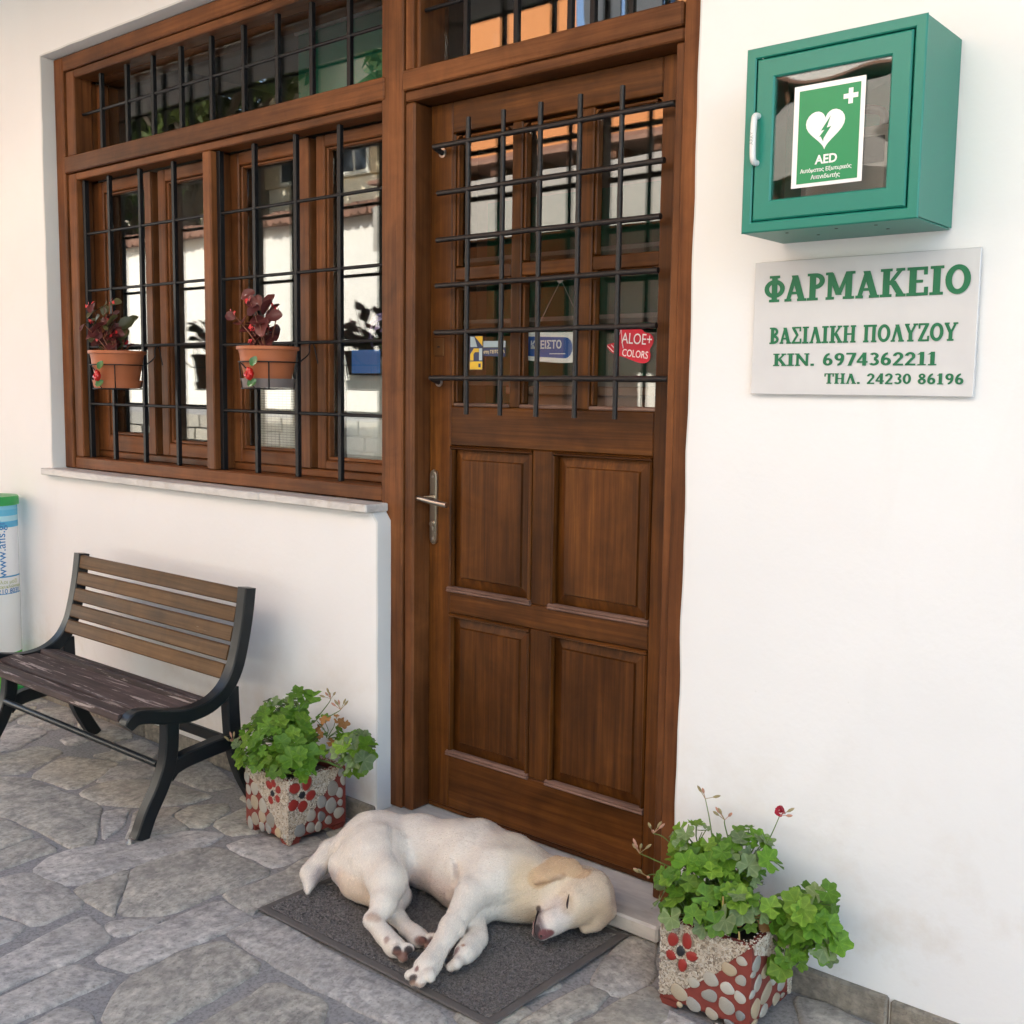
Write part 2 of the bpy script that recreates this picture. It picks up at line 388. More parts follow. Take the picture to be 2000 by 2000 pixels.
# ================================================================== ground and paving
def inside(p, poly):
    x, y = p; c = False; n = len(poly)
    for i in range(n):
        x0, y0 = poly[i]; x1, y1 = poly[(i+1) % n]
        if (y0 > y) != (y1 > y) and x < (x1-x0)*(y-y0)/(y1-y0)+x0: c = not c
    return c
ground = MB()
ground.add([(-60, -60, -.006), (60, -60, -.006), (60, .02, -.006), (-60, .02, -.006)], [(0, 1, 2, 3)])
ground.add([(-60, .02, -.006), (60, .02, -.006), (60, 60, -.006), (-60, 60, -.006)], [(0, 1, 2, 3)])
GROUND = tag(ground.build('ground', MORTAR), kind='structure')
def corner_cut(p, t):
    q = []
    for i in range(len(p)):
        a, b, c = Vector(p[i-1]), Vector(p[i]), Vector(p[(i+1) % len(p)])
        q += [tuple(b+(a-b)*min(t, .025/max((a-b).length, .02))), tuple(b+(c-b)*min(t, .025/max((c-b).length, .02)))]
    return q
def stone_obj(poly, name='paving_stone', parent=GROUND, mat=FLAG, top=.0, seed=0):
    cc = sum((Vector(p) for p in poly), Vector((0, 0)))/len(poly)
    poly = [tuple(Vector(p)+(Vector(p)-cc).normalized()*.009) for p in poly]
    poly = corner_cut(poly, .14)
    pts = []
    n = len(poly)
    for i in range(n):           # finer outline with a broken edge
        a, b = Vector(poly[i]), Vector(poly[(i+1) % n]); L = (b-a).length
        k = max(1, int(L/.05))
        for j in range(k): pts.append(a+(b-a)*j/k)
    pts = [p+Vector((mnoise.noise((p.x*17, p.y*17, seed)), mnoise.noise((p.x*17, p.y*17, seed+9.3))))*.010 for p in pts]
    c = sum(pts, Vector((0, 0)))/len(pts); n = len(pts)
    V = []
    tilt = Vector((random.uniform(-1, 1), random.uniform(-1, 1)))*.004
    for inset, z in ((0, -.012), (.002, -.0045), (.006, -.0012), (.016, .0008)):
        for p in pts:
            d = (c-p); q = p+d.normalized()*min(inset, d.length*.5)
            V.append((q.x-c.x, q.y-c.y, z+top+(q-c).dot(tilt)+mnoise.noise((q.x*6, q.y*6, 3.1))*.0018))
    F = []
    for r in range(3):
        for i in range(n): F.append((r*n+i, r*n+(i+1) % n, (r+1)*n+(i+1) % n, (r+1)*n+i))
    V.append((0, 0, .001+top)); m = len(V)-1
    for i in range(n): F.append((3*n+i, 3*n+(i+1) % n, m))
    mb = MB(); mb.add(V, F)
    o = bpy.data.objects.new(name, mb.mesh(name, mat, smooth=35)); link(o, parent); o.location = (c.x, c.y, 0)
    return o
for i, p in enumerate(TRACED): stone_obj(p, seed=i)
# the rest of the paving: broken slabs between the traced ones and on down the street
def clip(poly, a, b):            # keep the side of the bisector nearer a
    m = (a+b)*.5; d = b-a; q = []
    for i in range(len(poly)):
        p0, p1 = poly[i], poly[(i+1) % len(poly)]
        s0, s1 = (p0-m).dot(d), (p1-m).dot(d)
        if s0 <= 0: q.append(p0)
        if (s0 < 0) != (s1 < 0) and s0 != s1: q.append(p0+(p1-p0)*(s0/(s0-s1)))
    return q
placed = [[Vector(p) for p in t] for t in TRACED]
boxes = [(min(p.x for p in t), max(p.x for p in t), min(p.y for p in t), max(p.y for p in t)) for t in placed]
def covered(p):
    return any(b[0] < p.x < b[1] and b[2] < p.y < b[3] and inside((p.x, p.y), t) for t, b in zip(placed, boxes))
kept = 0
for dx, dy, jit, ylo in ((.36, .27, .12, -3.0), (.19, .15, .05, -1.9), (.12, .10, .03, -1.6)):
    seeds = [Vector((gx+random.uniform(-jit, jit), gy+random.uniform(-jit*.8, jit*.8))) for gx in np.arange(-5.4, 3.2, dx) for gy in np.arange(ylo, -.05, dy)]
    if kept: seeds = [q for q in seeds if -4.2 < q.x < 2.4]
    new = []
    for s in seeds:
        if covered(s): continue
        cell = [s+Vector(v)*dx*1.1 for v in ((-1, -1), (1, -1), (1, 1), (-1, 1))]
        for o in seeds:
            if o is not s and abs(o.x-s.x) < dx*2.4 and abs(o.y-s.y) < dx*2.4: cell = clip(cell, s, o)
            if len(cell) < 3: break
        if len(cell) < 3: continue
        cell = [Vector((v.x, min(v.y, -.024))) for v in cell]
        c = sum(cell, Vector((0, 0)))/len(cell)
        cell = [c+(v-c)*(1-(.017 if dx > .3 else .013)/max((v-c).length, .03)) for v in cell]
        samples = [c]+[c+(v-c)*t for v in cell for t in (.5, .8, 1.06)]+[c+((cell[i]+cell[i-1])*.5-c)*1.08 for i in range(len(cell))]
        if any(covered(p) for p in samples): continue
        ar = abs(sum(cell[i-1].x*cell[i].y-cell[i].x*cell[i-1].y for i in range(len(cell))))/2
        if ar < .003: continue
        new.append(cell)
    for cell in new:
        stone_obj([tuple(v) for v in cell], seed=100+kept); kept += 1
        placed.append(cell); boxes.append((min(p.x for p in cell), max(p.x for p in cell), min(p.y for p in cell), max(p.y for p in cell)))

# ================================================================== the pharmacy building
BLD = thing('pharmacy_building', (0, 0, 0), 'white plastered pharmacy house with brown wooden window front and door', 'building')
XL, ZT, XB, XC, ZS = -2.416, 2.66, .632, -.434, .985
def in_hole(x, z):
    return (XL < x < XC and ZS < z < ZT) or (XC <= x < XB and z < ZT)
def build_wall():
    def br(lo, hi, step, keys):
        ks = sorted(set([lo, hi]+[k for k in keys if lo < k < hi])); out = []
        for a, b in zip(ks[:-1], ks[1:]):
            n = max(1, round((b-a)/step)); out += [a+(b-a)*i/n for i in range(n)]
        return out+[hi]
    xs = [-9, -7, -5.5, -4.5]+br(-3.9, 2.6, .045, (XL, XC, XB, -.47))+[3.2, 4, 5, 6.5]
    zs = br(-.02, 2.98, .045, (ZS, ZT, .9, .95))
    def P(x, z):
        y = mnoise.noise((x*1.7, z*1.7, 0))*.004+mnoise.noise((x*7, z*7, 4))*.0015
        dx = dz = 0
        if abs(x-XL) < 1e-6 and ZS <= z <= ZT: dx = mnoise.noise((0, z*9, 1))*.004
        if abs(x-XB) < 1e-6 and z <= ZT: dx = mnoise.noise((3, z*7, 1))*.004
        if abs(x-XC) < 1e-6 and z <= ZS+.001:
            dx = mnoise.noise((6, z*8, 1))*.003
            if z > .945: dx -= .028*((z-.945)/.04)**2
        if abs(z-ZT) < 1e-6 and XL <= x <= XB: dz = mnoise.noise((x*8, 0, 2))*.003
        return (x+dx, y, z+dz)
    V = []; ix = {}
    for i, x in enumerate(xs):
        for j, z in enumerate(zs): ix[i, j] = len(V); V.append(P(x, z))
    F = []; mi = []
    solid = {}
    for i in range(len(xs)-1):
        for j in range(len(zs)-1):
            solid[i, j] = not in_hole((xs[i]+xs[i+1])/2, (zs[j]+zs[j+1])/2)
            if solid[i, j]: F.append((ix[i, j], ix[i+1, j], ix[i+1, j+1], ix[i, j+1])); mi.append(0)
    rim = {}
    def back(k, v):
        if k not in rim: rim[k] = len(V); V.append((v[0], .075, v[2]))
        return rim[k]
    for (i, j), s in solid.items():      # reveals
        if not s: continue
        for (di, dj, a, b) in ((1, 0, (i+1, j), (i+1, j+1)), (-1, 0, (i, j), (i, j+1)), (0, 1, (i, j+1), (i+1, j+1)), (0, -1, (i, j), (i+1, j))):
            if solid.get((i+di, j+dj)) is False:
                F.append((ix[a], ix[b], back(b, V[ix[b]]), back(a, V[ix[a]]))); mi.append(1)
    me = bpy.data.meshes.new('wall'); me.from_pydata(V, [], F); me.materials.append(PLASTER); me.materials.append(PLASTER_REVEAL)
    me.polygons.foreach_set('material_index', mi)
    bm = bmesh.new(); bm.from_mesh(me); bmesh.ops.recalc_face_normals(bm, faces=bm.faces)
    bm.faces.ensure_lookup_table()
    if sum(f.normal.y for f in bm.faces if f.material_index == 0) > 0: bmesh.ops.reverse_faces(bm, faces=bm.faces)
    ed = [e for e in bm.edges if len(e.link_faces) == 2 and e.link_faces[0].material_index != e.link_faces[1].material_index]
    bmesh.ops.bevel(bm, geom=ed, offset=.007, segments=2, profile=.6, affect='EDGES', material=1)
    bm.to_mesh(me); bm.free()
    me.polygons.foreach_set('use_smooth', [True]*len(me.polygons)); me.set_sharp_from_angle(angle=R(38))
    o = bpy.data.objects.new('wall', me); link(o, BLD)
    return o
WALL = build_wall()
core = MB()          # masonry behind the render
for a in ((-9, XL, 0, 2.98), (XL, XB, ZT, 2.98), (XB, 6.5, 0, 2.98), (XL, -.479, 0, .97)): core.box(a[0], a[1], .076, .3, a[2], a[3], 0)
core.build('wall_core', PLASTER, BLD)
# skirting stones along the foot of the wall
for xa, xb in ((-5.2, XC-.004), (XB+.004, 2.4)):
    n = round((xb-xa)/.31); cut = [xa]+[xa+(xb-xa)*(i+random.uniform(-.22, .22))/n for i in range(1, n)]+[xb]
    for x, x1 in zip(cut[:-1], cut[1:]):
        h = .058+random.uniform(-.003, .003)
        mb = MB(); mb.box(x+.003, x1-.003, -.012-random.uniform(0, .003), .02, -.012, h, .005)
        mb.build('skirting_stone', SKIRT, WALL, loc=((x+x1)/2, 0, 0))
# eave, roof, rear
mb = MB(); mb.box(-9.4, 6.9, -1.15, .35, 2.985, 3.10, .004); mb.build('eave_soffit', plain('grey_soffit', (.30, .29, .28), .9), BLD)
TILE = plain('clay_tile', (.24, .12, .075), .8, nz=.5, scale=6, bump=.3)
mb = MB(); mb.prism([(-1.22, 3.105), (-1.22, 3.16), (3.0, 4.75), (7.0, 3.2), (7.0, 3.1)], lambda y, z: (-9.5, y, z), lambda y, z: (7, y, z)); mb.build('roof', TILE, BLD)
mb = MB(); mb.box(-9, 6.5, 6.2, 6.5, 0, 3.095, 0); mb.box(-9, -8.7, .31, 6.19, 0, 3.095, 0); mb.box(6.2, 6.5, .31, 6.19, 0, 3.095, 0); mb.build('rear_wall', PLASTER, BLD)
# the room behind the glass
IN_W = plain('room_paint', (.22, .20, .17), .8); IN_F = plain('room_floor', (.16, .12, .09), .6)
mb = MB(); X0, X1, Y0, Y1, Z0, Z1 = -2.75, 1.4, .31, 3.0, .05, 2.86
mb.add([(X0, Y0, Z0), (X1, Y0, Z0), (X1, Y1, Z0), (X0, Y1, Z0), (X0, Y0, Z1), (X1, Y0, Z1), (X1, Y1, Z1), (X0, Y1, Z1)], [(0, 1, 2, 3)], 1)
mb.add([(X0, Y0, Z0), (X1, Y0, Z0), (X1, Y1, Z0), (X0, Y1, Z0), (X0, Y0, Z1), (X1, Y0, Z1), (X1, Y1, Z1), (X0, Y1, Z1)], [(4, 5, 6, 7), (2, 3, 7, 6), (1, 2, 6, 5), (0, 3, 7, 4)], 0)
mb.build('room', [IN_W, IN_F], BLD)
# sill slabs and threshold
for a, b in ((-2.452, -.972), (-.969, -.446)):
    mb = MB(); mb.box(a, b, -.036, .058, .975 if a < -1 else .977, 1.003, .004); mb.build('sill_slab', MARBLE, BLD, loc=((a+b)/2, 0, .99))
mb = MB(); mb.box(-.43, .628, -.058, .30, .004, .047, .006); mb.build('threshold', MARBLE, BLD, loc=(.1, .1, 0))

# ------------------------------------------------------------------ window front
Y1f = .055                 # face of the outer frame
def beam(name, mat, parent, x0, x1, z0, z1, y0=Y1f, y1=.15, c=.004):
    mb = MB(); mb.box(x0, x1, y0, y1, z0, z1, c)
    return mb.build(name, mat, parent, loc=((x0+x1)/2, (y0+y1)/2, (z0+z1)/2))
mb = MB(); mb.box(XL+.002, -2.345, Y1f, .2, 1.004, 2.657, .004)
WIN = mb.build('window', W_FRZ, BLD, loc=(-2.38, .1, 1.83))
beam('head_rail', W_FRX, WIN, -2.343, -.48, 2.60, 2.657)
beam('bottom_rail', W_FRX, WIN, -2.343, -.48, 1.004, 1.052, .062, .2)
beam('transom_rail', W_FRX, WIN, -2.341, -.462, 2.20, 2.265, .050)
beam('mullion', W_FRZ, WIN, -1.397, -1.348, 1.053, 2.168, .058)
beam('bead', W_FRZ, WIN, -2.335, -2.272, 2.267, 2.598, .063, .14); beam('bead', W_FRX, WIN, -2.270, -.48, 2.567, 2.598, .063, .14)
beam('bead', W_FRZ, WIN, -2.337, -2.276, 1.053, 2.198, .063, .135); beam('bead', W_FRX, WIN, -2.274, -.48, 2.170, 2.198, .063, .135)
# inner reveal boards
beam('reveal_board', W_FRY, WIN, -2.30, -2.278, 1.054, 2.168, .137, .26, .001); beam('reveal_board', W_FRY, WIN, -2.30, -2.276, 2.267, 2.56, .142, .26, .001)
beam('reveal_board', W_FRY, WIN, -2.27, -.48, 2.568, 2.597, .142, .26, .001)
beam('reveal_board', W_FRY, WIN, -1.392, -1.353, 1.054, 2.166, .151, .26, .001)
PANE_N = 0
def pane(parent, x0, x1, z0, z1, y):
    mb = MB(); mb.box(x0, x1, y, y+.005, z0, z1, 0)
    return mb.build('pane', GLASS, parent, loc=((x0+x1)/2, y, (z0+z1)/2))
def casement(parent, x0, x1, z0, z1, gx0, gx1, gz0, gz1, y=.136):
    yb = y+.045
    for nm, m, a in (('sash_stile', W_FRZ, (x0, gx0, z0, z1)), ('sash_stile', W_FRZ, (gx1, x1, z0, z1)), ('sash_rail', W_FRX, (gx0+.001, gx1-.001, gz1, z1)), ('sash_rail', W_FRX, (gx0+.001, gx1-.001, z0, gz0))):
        beam(nm, m, parent, *a, y, yb, .004)
    for nm, m, a in (('glazing_bead', W_FRZ, (gx0+.0005, gx0+.010, gz0+.001, gz1-.001)), ('glazing_bead', W_FRX, (gx0+.011, gx1-.001, gz1-.010, gz1-.0005)), ('glazing_bead', W_FRX, (gx0+.011, gx1-.001, gz0+.0005, gz0+.012))):
        beam(nm, m, parent, *a, y+.010, yb-.012, .003)
    pane(parent, gx0+.002, gx1-.002, gz0+.002, gz1-.002, yb-.010)
casement(WIN, -2.277, -1.847, 1.080, 2.166, -2.200, -1.888, 1.148, 2.120)
casement(WIN, -1.816, -1.400, 1.080, 2.166, -1.768, -1.440, 1.130, 2.120, .142)
casement(WIN, -1.345, -.908, 1.080, 2.166, -1.295, -.968, 1.128, 2.122)
casement(WIN, -.884, -.481, 1.080, 2.166, -.842, -.525, 1.110, 2.128, .142)
beam('sill_board', W_FRX, WIN, -2.276, -1.398, 1.053, 1.078, .137, .24, .003); beam('sill_board', W_FRX, WIN, -1.347, -.482, 1.053, 1.078, .137, .24, .003)
beam('astragal', W_FRZ, WIN, -1.888, -1.845, 1.081, 2.165, .130, .1355, .002); beam('astragal', W_FRZ, WIN, -.968, -.906, 1.081, 2.165, .130, .1355, .002)
pane(WIN, -2.262, -.49, 2.275, 2.56, .178)
beam('sash_rail', W_FRX, WIN, -2.274, -.482, 2.267, 2.285, .16, .20); beam('sash_stile', W_FRZ, WIN, -2.275, -2.245, 2.287, 2.56, .16, .20)
def vbar(parent, x, z0, z1, y, w=.0135, m=IRON, name='grille_bar'):
    mb = MB(); mb.box(x-w/2, x+w/2, y-w/2, y+w/2, z0, z1, .001); return mb.build(name, m, parent, loc=(x, y, (z0+z1)/2))
def hbar(parent, x0, x1, z, y, r=.0058, m=IRON, knobs=(), name='grille_rod'):
    mb = MB(); mb.tube([(x0, y, z), (x1, y, z)], r, 10)
    for k in knobs: mb.tube([(k-.012, y, z), (k-.008, y, z), (k+.008, y, z), (k+.012, y, z)], [r*1.0, r*1.75, r*1.75, r*1.0], 10)
    return mb.build(name, m, parent, smooth=40, loc=((x0+x1)/2, y, z))
YB = .092
LX = [-2.255, -2.072, -1.850, -1.624]; RX = [-1.338, -1.140, -.920, -.704]
for x in LX+RX: vbar(WIN, x, 1.053, 2.168, YB, .019 if x in (LX[0], RX[0]) else .0155)
for z in (1.957, 1.731, 1.504, 1.273): hbar(WIN, -2.262, -1.399, z, YB, knobs=LX)
for z in (1.955, 1.727, 1.498, 1.266): hbar(WIN, -1.346, -.479, z, YB, knobs=RX)
TX = [-2.124, -1.937, -1.757, -1.575, -1.388, -1.202, -1.019, -.845, -.665]
for x in TX: vbar(WIN, x, 2.266, 2.566, .1, .0155)
hbar(WIN, -2.272, -.479, 2.43, .1, knobs=TX)

# ------------------------------------------------------------------ door frame
mb = MB(); mb.box(-.478, -.387, Y1f+.001, .2, .048, 2.98, .004)
DF = mb.build('door_frame', W_FRZ, BLD, loc=(-.43, .1, 1.3))
beam('jamb', W_FRZ, DF, .557, .640, .048, 2.657, Y1f+.004, .2)
beam('transom_rail', W_FRX, DF, -.386, .556, 2.212, 2.268, .052)
beam('head_rail', W_FRX, DF, -.386, .556, 2.60, 2.657)
beam('bead', W_FRZ, DF, -.385, -.346, .048, 2.179, .063, .20, .006); beam('bead', W_FRX, DF, -.385, .555, 2.181, 2.211, .063, .20, .004)
beam('bead', W_FRZ, DF, -.385, -.352, 2.269, 2.598, .063, .14); beam('bead', W_FRZ, DF, .530, .556, .048, 2.179, .070, .126, .004)
beam('bead', W_FRZ, DF, -.3515, -.338, 2.269, 2.598, .075, .2)
pane(DF, -.337, .55, 2.272, 2.597, .178)
for x in (-.176, .008, .19, .263, .381): vbar(DF, x, 2.269, 2.599, .1, .0155)
hbar(DF, -.350, .556, 2.438, .1, knobs=(-.176, .008, .19, .381))

# ------------------------------------------------------------------ door leaf
YD = .130
mb = MB(); mb.box(-.30, .53, YD+.028, YD+.040, .09, 1.28, 0)
DOOR = mb.build('door', W_DRZ, BLD, loc=(.1, .15, .07))
def leaf(name, m, x0, x1, z0, z1, y0=YD, y1=YD+.044, c=.003): return beam(name, m, DOOR, x0, x1, z0, z1, y0, y1, c)
leaf('stile', W_DRZ, -.343, -.2565, .068, 2.177); leaf('stile', W_DRZ, .457, .556, .068, 2.177)
leaf('rail', W_DRX, -.256, .4565, .068, .238); leaf('rail', W_DRX, -.256, .4565, .678, .748); leaf('rail', W_DRX, -.256, .4565, 1.186, 1.301); leaf('rail', W_DRX, -.256, .4565, 2.088, 2.177)
leaf('centre_stile', W_DRZ, .060, .132, .2385, .6775); leaf('centre_stile', W_DRZ, .060, .132, .7485, 1.1855)
leaf('weather_bar', W_DRX, -.343, .53, .052, .067, YD+.004, YD+.04, .002)
def raised(x0, x1, z0, z1):
    # raised-and-fielded panel
    steps = [(0, .020), (.004, .020), (.040, .010), (.043, .0035), (.047, .0035)]
    V = []; F = []
    for ins, d in steps:
        for px, pz in ((x0+ins, z0+ins), (x1-ins, z0+ins), (x1-ins, z1-ins), (x0+ins, z1-ins)): V.append((px, YD+d, pz))
    for r in range(len(steps)-1):
        for i in range(4): F.append((r*4+i, r*4+(i+1) % 4, r*4+4+(i+1) % 4, r*4+4+i))
    k = (len(steps)-1)*4; F.append((k, k+1, k+2, k+3))
    B = len(V); V += [(px, YD+.026, pz) for px, pz in ((x0, z0), (x1, z0), (x1, z1), (x0, z1))]
    F += [(i, (i+1) % 4, B+(i+1) % 4, B+i) for i in range(4)]+[(B, B+1, B+2, B+3)]
    MB().add(V, F).build('panel', W_DRZ, DOOR, loc=((x0+x1)/2, YD, (z0+z1)/2))
    for nm, m, a in (('moulding', W_DRX, (x0+.001, x1-.001, z1-.012, z1-.0005)), ('moulding', W_MLD, (x0-.006, x1+.002, z0-.006, z0+.011)), ('moulding', W_DRZ, (x0+.0005, x0+.011, z0+.012, z1-.013)), ('moulding', W_DRZ, (x1-.011, x1-.0005, z0+.012, z1-.013))):
        mb = MB(); ax = a[1]-a[0] > a[3]-a[2]
        lo = m is W_MLD
        prof = [(0, .012), (0, -.001), (.3, -.006), (.55, -.003), (.75, -.004), (1, .004), (1, .012)] if not lo else [(0, .012), (0, -.004), (.25, -.010), (.5, -.006), (.7, -.009), (1, -.001), (1, .012)]
        if ax:
            zz = lambda t: (a[3]-t*(a[3]-a[2])) if not lo else (a[2]+t*(a[3]-a[2]))
            mb.prism([(t, d) for t, d in prof], lambda t, d: (a[0], YD+d, zz(t)), lambda t, d: (a[1], YD+d, zz(t)))
        else:
            xx = lambda t: (a[0]+t*(a[1]-a[0])) if a[0] < (x0+x1)/2 else (a[1]-t*(a[1]-a[0]))
            mb.prism([(t, d) for t, d in prof], lambda t, d: (xx(t), YD+d, a[2]), lambda t, d: (xx(t), YD+d, a[3]))
        mb.build(nm, m, DOOR, loc=((a[0]+a[1])/2, YD, (a[2]+a[3])/2))
for x0, x1 in ((-.256, .0595), (.1325, .4565)):
    for z0, z1 in ((.2385, .6775), (.7485, 1.1855)): raised(x0, x1, z0, z1)
# glazed upper half: three by two lights with rounded top corners
PX = [(-.245, -.030), (.008, .208), (.250, .460)]; PZ = [(1.310, 1.668), (1.706, 2.080)]
leaf('glazing_bar', W_DRZ, -.2555, -.2455, 1.302, 2.087); leaf('glazing_bar', W_DRZ, -.0295, .0075, 1.302, 2.087); leaf('glazing_bar', W_DRZ, .2085, .2495, 1.302, 2.087)
for a, b in PX:
    leaf('glazing_bar', W_DRX, a+.0005, b-.0005, 1.6685, 1.7055, YD+.002)
    leaf('glazing_bead', W_MLD, a+.0005, b-.0005, 1.3015, 1.312, YD-.002, YD+.03, .003)
    for z0, z1 in PZ:
        pane(DOOR, a+.001, b-.001, z0+.003, z1-.001, YD+.030)
        for cx, sg in ((a, 1), (b, -1)):       # arched corner fillets
            mb = MB()
            poly = [(0, 0)]+[(sg*(.022-.022*math.sin(t)), -(.022-.022*math.cos(t))) for t in np.linspace(0, math.pi/2, 6)]
            mb.prism(poly, lambda u, w: (cx+u+sg*.0006, YD+.004, z1+w-.0006), lambda u, w: (cx+u+sg*.0006, YD+.028, z1+w-.0006))
            mb.build('corner_fillet', W_DRZ, DOOR)
        leaf('glazing_bead', W_DRX, a+.022, b-.022, z1-.009, z1-.0006, YD+.006, YD+.029, .003)
        leaf('glazing_bead', W_DRZ, a+.0006, a+.009, z0+.004, z1-.024, YD+.006, YD+.029, .003)
# door grille
YG = YD-.034
for x in (-.163, -.0335, .0975, .2285, .360):
    mb = MB(); pts = [(x+mnoise.noise((x*9, z*5, 0))*.0012, YG+mnoise.noise((x*9, z*5, 7))*.001, z) for z in np.linspace(1.280, 2.114, 22)]
    mb.tube(pts, [.0073+.0010*mnoise.noise((x*50, p[2]*45, 2)) for p in pts], 10); mb.build('grille_bar', IRON_H, DOOR, smooth=40, loc=(x, YG, 1.7))
for k, (x0, x1, z) in enumerate(((-.297, .512, 2.049), (-.281, .490, 1.916), (-.283, .484, 1.783), (-.285, .481, 1.652), (-.288, .480, 1.517), (-.306, .516, 1.384))):
    mb = MB(); pts = [(x, YG-.001+mnoise.noise((x*7, z, 3))*.001, z+mnoise.noise((x*7, z*9, 5))*.0012) for x in np.linspace(x0, x1, 22)]
    if k in (0, 5): pts = [(x0+.002, YD-.001, z-.012), (x0-.001, YG+.010, z-.004)]+pts+[(x1+.004, YG+.012, z-.004), (x1+.008, YD-.001, z-.010)]
    mb.tube(pts, .0078, 10)
    if k in (0, 5):
        for xx in (x0+.002, x1+.008): mb.tube([(xx, YD-.003, z-.011), (xx, YD+.001, z-.011)], .014, 14, mi=1)
    mb.build('grille_rod', [IRON_H, ZINC], DOOR, smooth=40, loc=((x0+x1)/2, YG, z))
# handle, lock
mb = MB(); pl = [(-.332, .897), (-.332, 1.095), (-.328, 1.105), (-.318, 1.110), (-.308, 1.105), (-.304, 1.095), (-.304, .897), (-.308, .887), (-.318, .882), (-.328, .887)]
mb.prism(pl, lambda x, z: (x, YD-.001, z), lambda x, z: (x, YD-.009, z)); mb.prism([(-.318+(x+.318)*.82, .996+(z-.996)*.95) for x, z in pl], lambda x, z: (x, YD-.0088, z), lambda x, z: (x, YD-.012, z))
mb.build('handle_plate', STEEL, DOOR, smooth=30, loc=(-.318, YD, 1))
mb = MB(); mb.tube([(-.318, YD-.010, 1.022), (-.318, YD-.045, 1.022)], .010, 14); mb.tube([(-.352, YD-.048, 1.024), (-.318, YD-.050, 1.022), (-.265, YD-.052, 1.016), (-.222, YD-.050, 1.012)], [.008, .0085, .008, .0085], 14)
mb.build('lever', STEEL, DOOR, smooth=40, loc=(-.318, YD, 1.02))
mb = MB(); mb.tube([(-.318, YD-.0115, .945), (-.318, YD-.018, .945)], .0085, 16); mb.box(-.3205, -.3155, YD-.0135, YD-.0118, .918, .938, .0008); mb.build('lock_cylinder', STEEL, DOOR, smooth=40, loc=(-.318, YD, .94))
mb = MB(); mb.tube([(-.318, YD-.0118, 1.088), (-.318, YD-.0135, 1.088)], .004, 10); mb.tube([(-.318, YD-.0118, .900), (-.318, YD-.0135, .900)], .004, 10); mb.build('screw', ZINC, DOOR, smooth=40)
mb = MB(); mb.box(-.326, -.285, YD-.0025, YD+.001, 1.450, 1.503, .0015); mb.build('lock_cover', plain('dark_brass', (.12, .055, .018), .4, .7), DOOR, loc=(-.306, YD, 1.476))
mb = MB(); mb.box(-.310, -.300, YD-.004, YD-.0026, 1.475, 1.479, .0005); mb.build('keyhole', IRON, DOOR)
# ================================================================== across the street (seen in the window glass)
YO = -4.6
GW = thing('garden_wall', (-13, YO, 0), 'tall sunlit white garden wall with tiled coping across the street', 'wall')
mb = MB(); mb.box(-24, -5.25, YO-.35, YO, 1.12, 3.0, .01); mb.build('plaster', PLASTER_OPP, GW)
mb = MB(); mb.box(-24, -5.25, YO-.33, YO-.02, 0, 1.119, 0); mb.build('rubble_core', MORTAR, GW)
rub = []
for k in range(5):       # six rubble stone shapes shared by the base
    m = MB(); m.box(-.5, .5, -.02, .05, -.5, .5, .02)
    me = m.mesh('base_stone', RUBBLE)
    for v in me.vertices: v.co += Vector((mnoise.noise((v.co.x*2, v.co.z*2, k))*.12, mnoise.noise((v.co.x*3, v.co.z*3, k+5))*.012, mnoise.noise((v.co.x*2, v.co.z*2, k+9))*.12))
    rub.append(me)
z = .01
row = 0
while z < 1.02:
    h = min(random.uniform(.12, .18), 1.115-z); x = -12.4+random.uniform(0, .2)
    while x < -5.35:
        w = random.uniform(.22, .46)
        o = bpy.data.objects.new('base_stone', random.choice(rub)); link(o, GW)
        o.location = Vector((x+w/2, YO-.005, z+h/2))-GW.location; o.scale = (w*.93, 1, h*.90)
        x += w
    z += h
tile = MB(); tile.tube([(0, .20, -.02), (0, -.22, .06)], [.062, .052], 10, cap=True)
tme = tile.mesh('coping_tile', TILE, smooth=50)
for i in range(80):
    o = bpy.data.objects.new('coping_tile', tme); link(o, GW)
    o.location = Vector((-5.35-.115*i, YO-.02+random.uniform(-.015, .015), 3.05+random.uniform(-.012, .012)))-GW.location; o.rotation_euler = (0, random.uniform(-.05, .05), random.uniform(-.05, .05))
mb = MB(); mb.box(-24, -5.25, YO-.5, YO+.10, 2.99, 3.035, .005); mb.build('coping_bed', TILE, GW)

# orange house with an awning
OH = thing('orange_house', (-1, YO, 0), 'orange and white plastered house with blue windows and shop front across the street', 'building')
ORANGE = m_plaster('orange_plaster', (.62, .25, .09), False)
mb = MB(); mb.box(-5.2, -1.6, YO-4, YO+.0, 2.95, 6.2, 0); mb.box(-5.2, -4.9, YO-4, YO, 0, 2.949, 0); mb.build('wall', ORANGE, OH)
mb = MB(); mb.box(-1.6, 5, YO-4, YO+.0, 2.95, 6.2, 0); mb.box(4.7, 5, YO-4, YO, 0, 2.949, 0); mb.box(-4.89, 4.69, YO-4, YO-1.8, 0, 2.949, 0); mb.build('white_wall', PLASTER_OPP, OH)
BLUE = plain('blue_shutter', (.05, .16, .36), .5)
for xx in (-3.0, -.4):
    mb = MB(); mb.box(xx-.45, xx+.45, YO+.001, YO+.05, 3.75, 4.95, .01); w = mb.build('window', BLUE, OH)
    mb = MB(); mb.box(xx-.36, xx-.02, YO+.051, YO+.06, 3.85, 4.85, 0); mb.build('pane', plain('dark_pane', (.03, .04, .05), .1), w)
    mb = MB(); mb.box(xx+.02, xx+.36, YO+.051, YO+.06, 3.85, 4.85, 0); mb.build('pane', bpy.data.materials['dark_pane'], w)
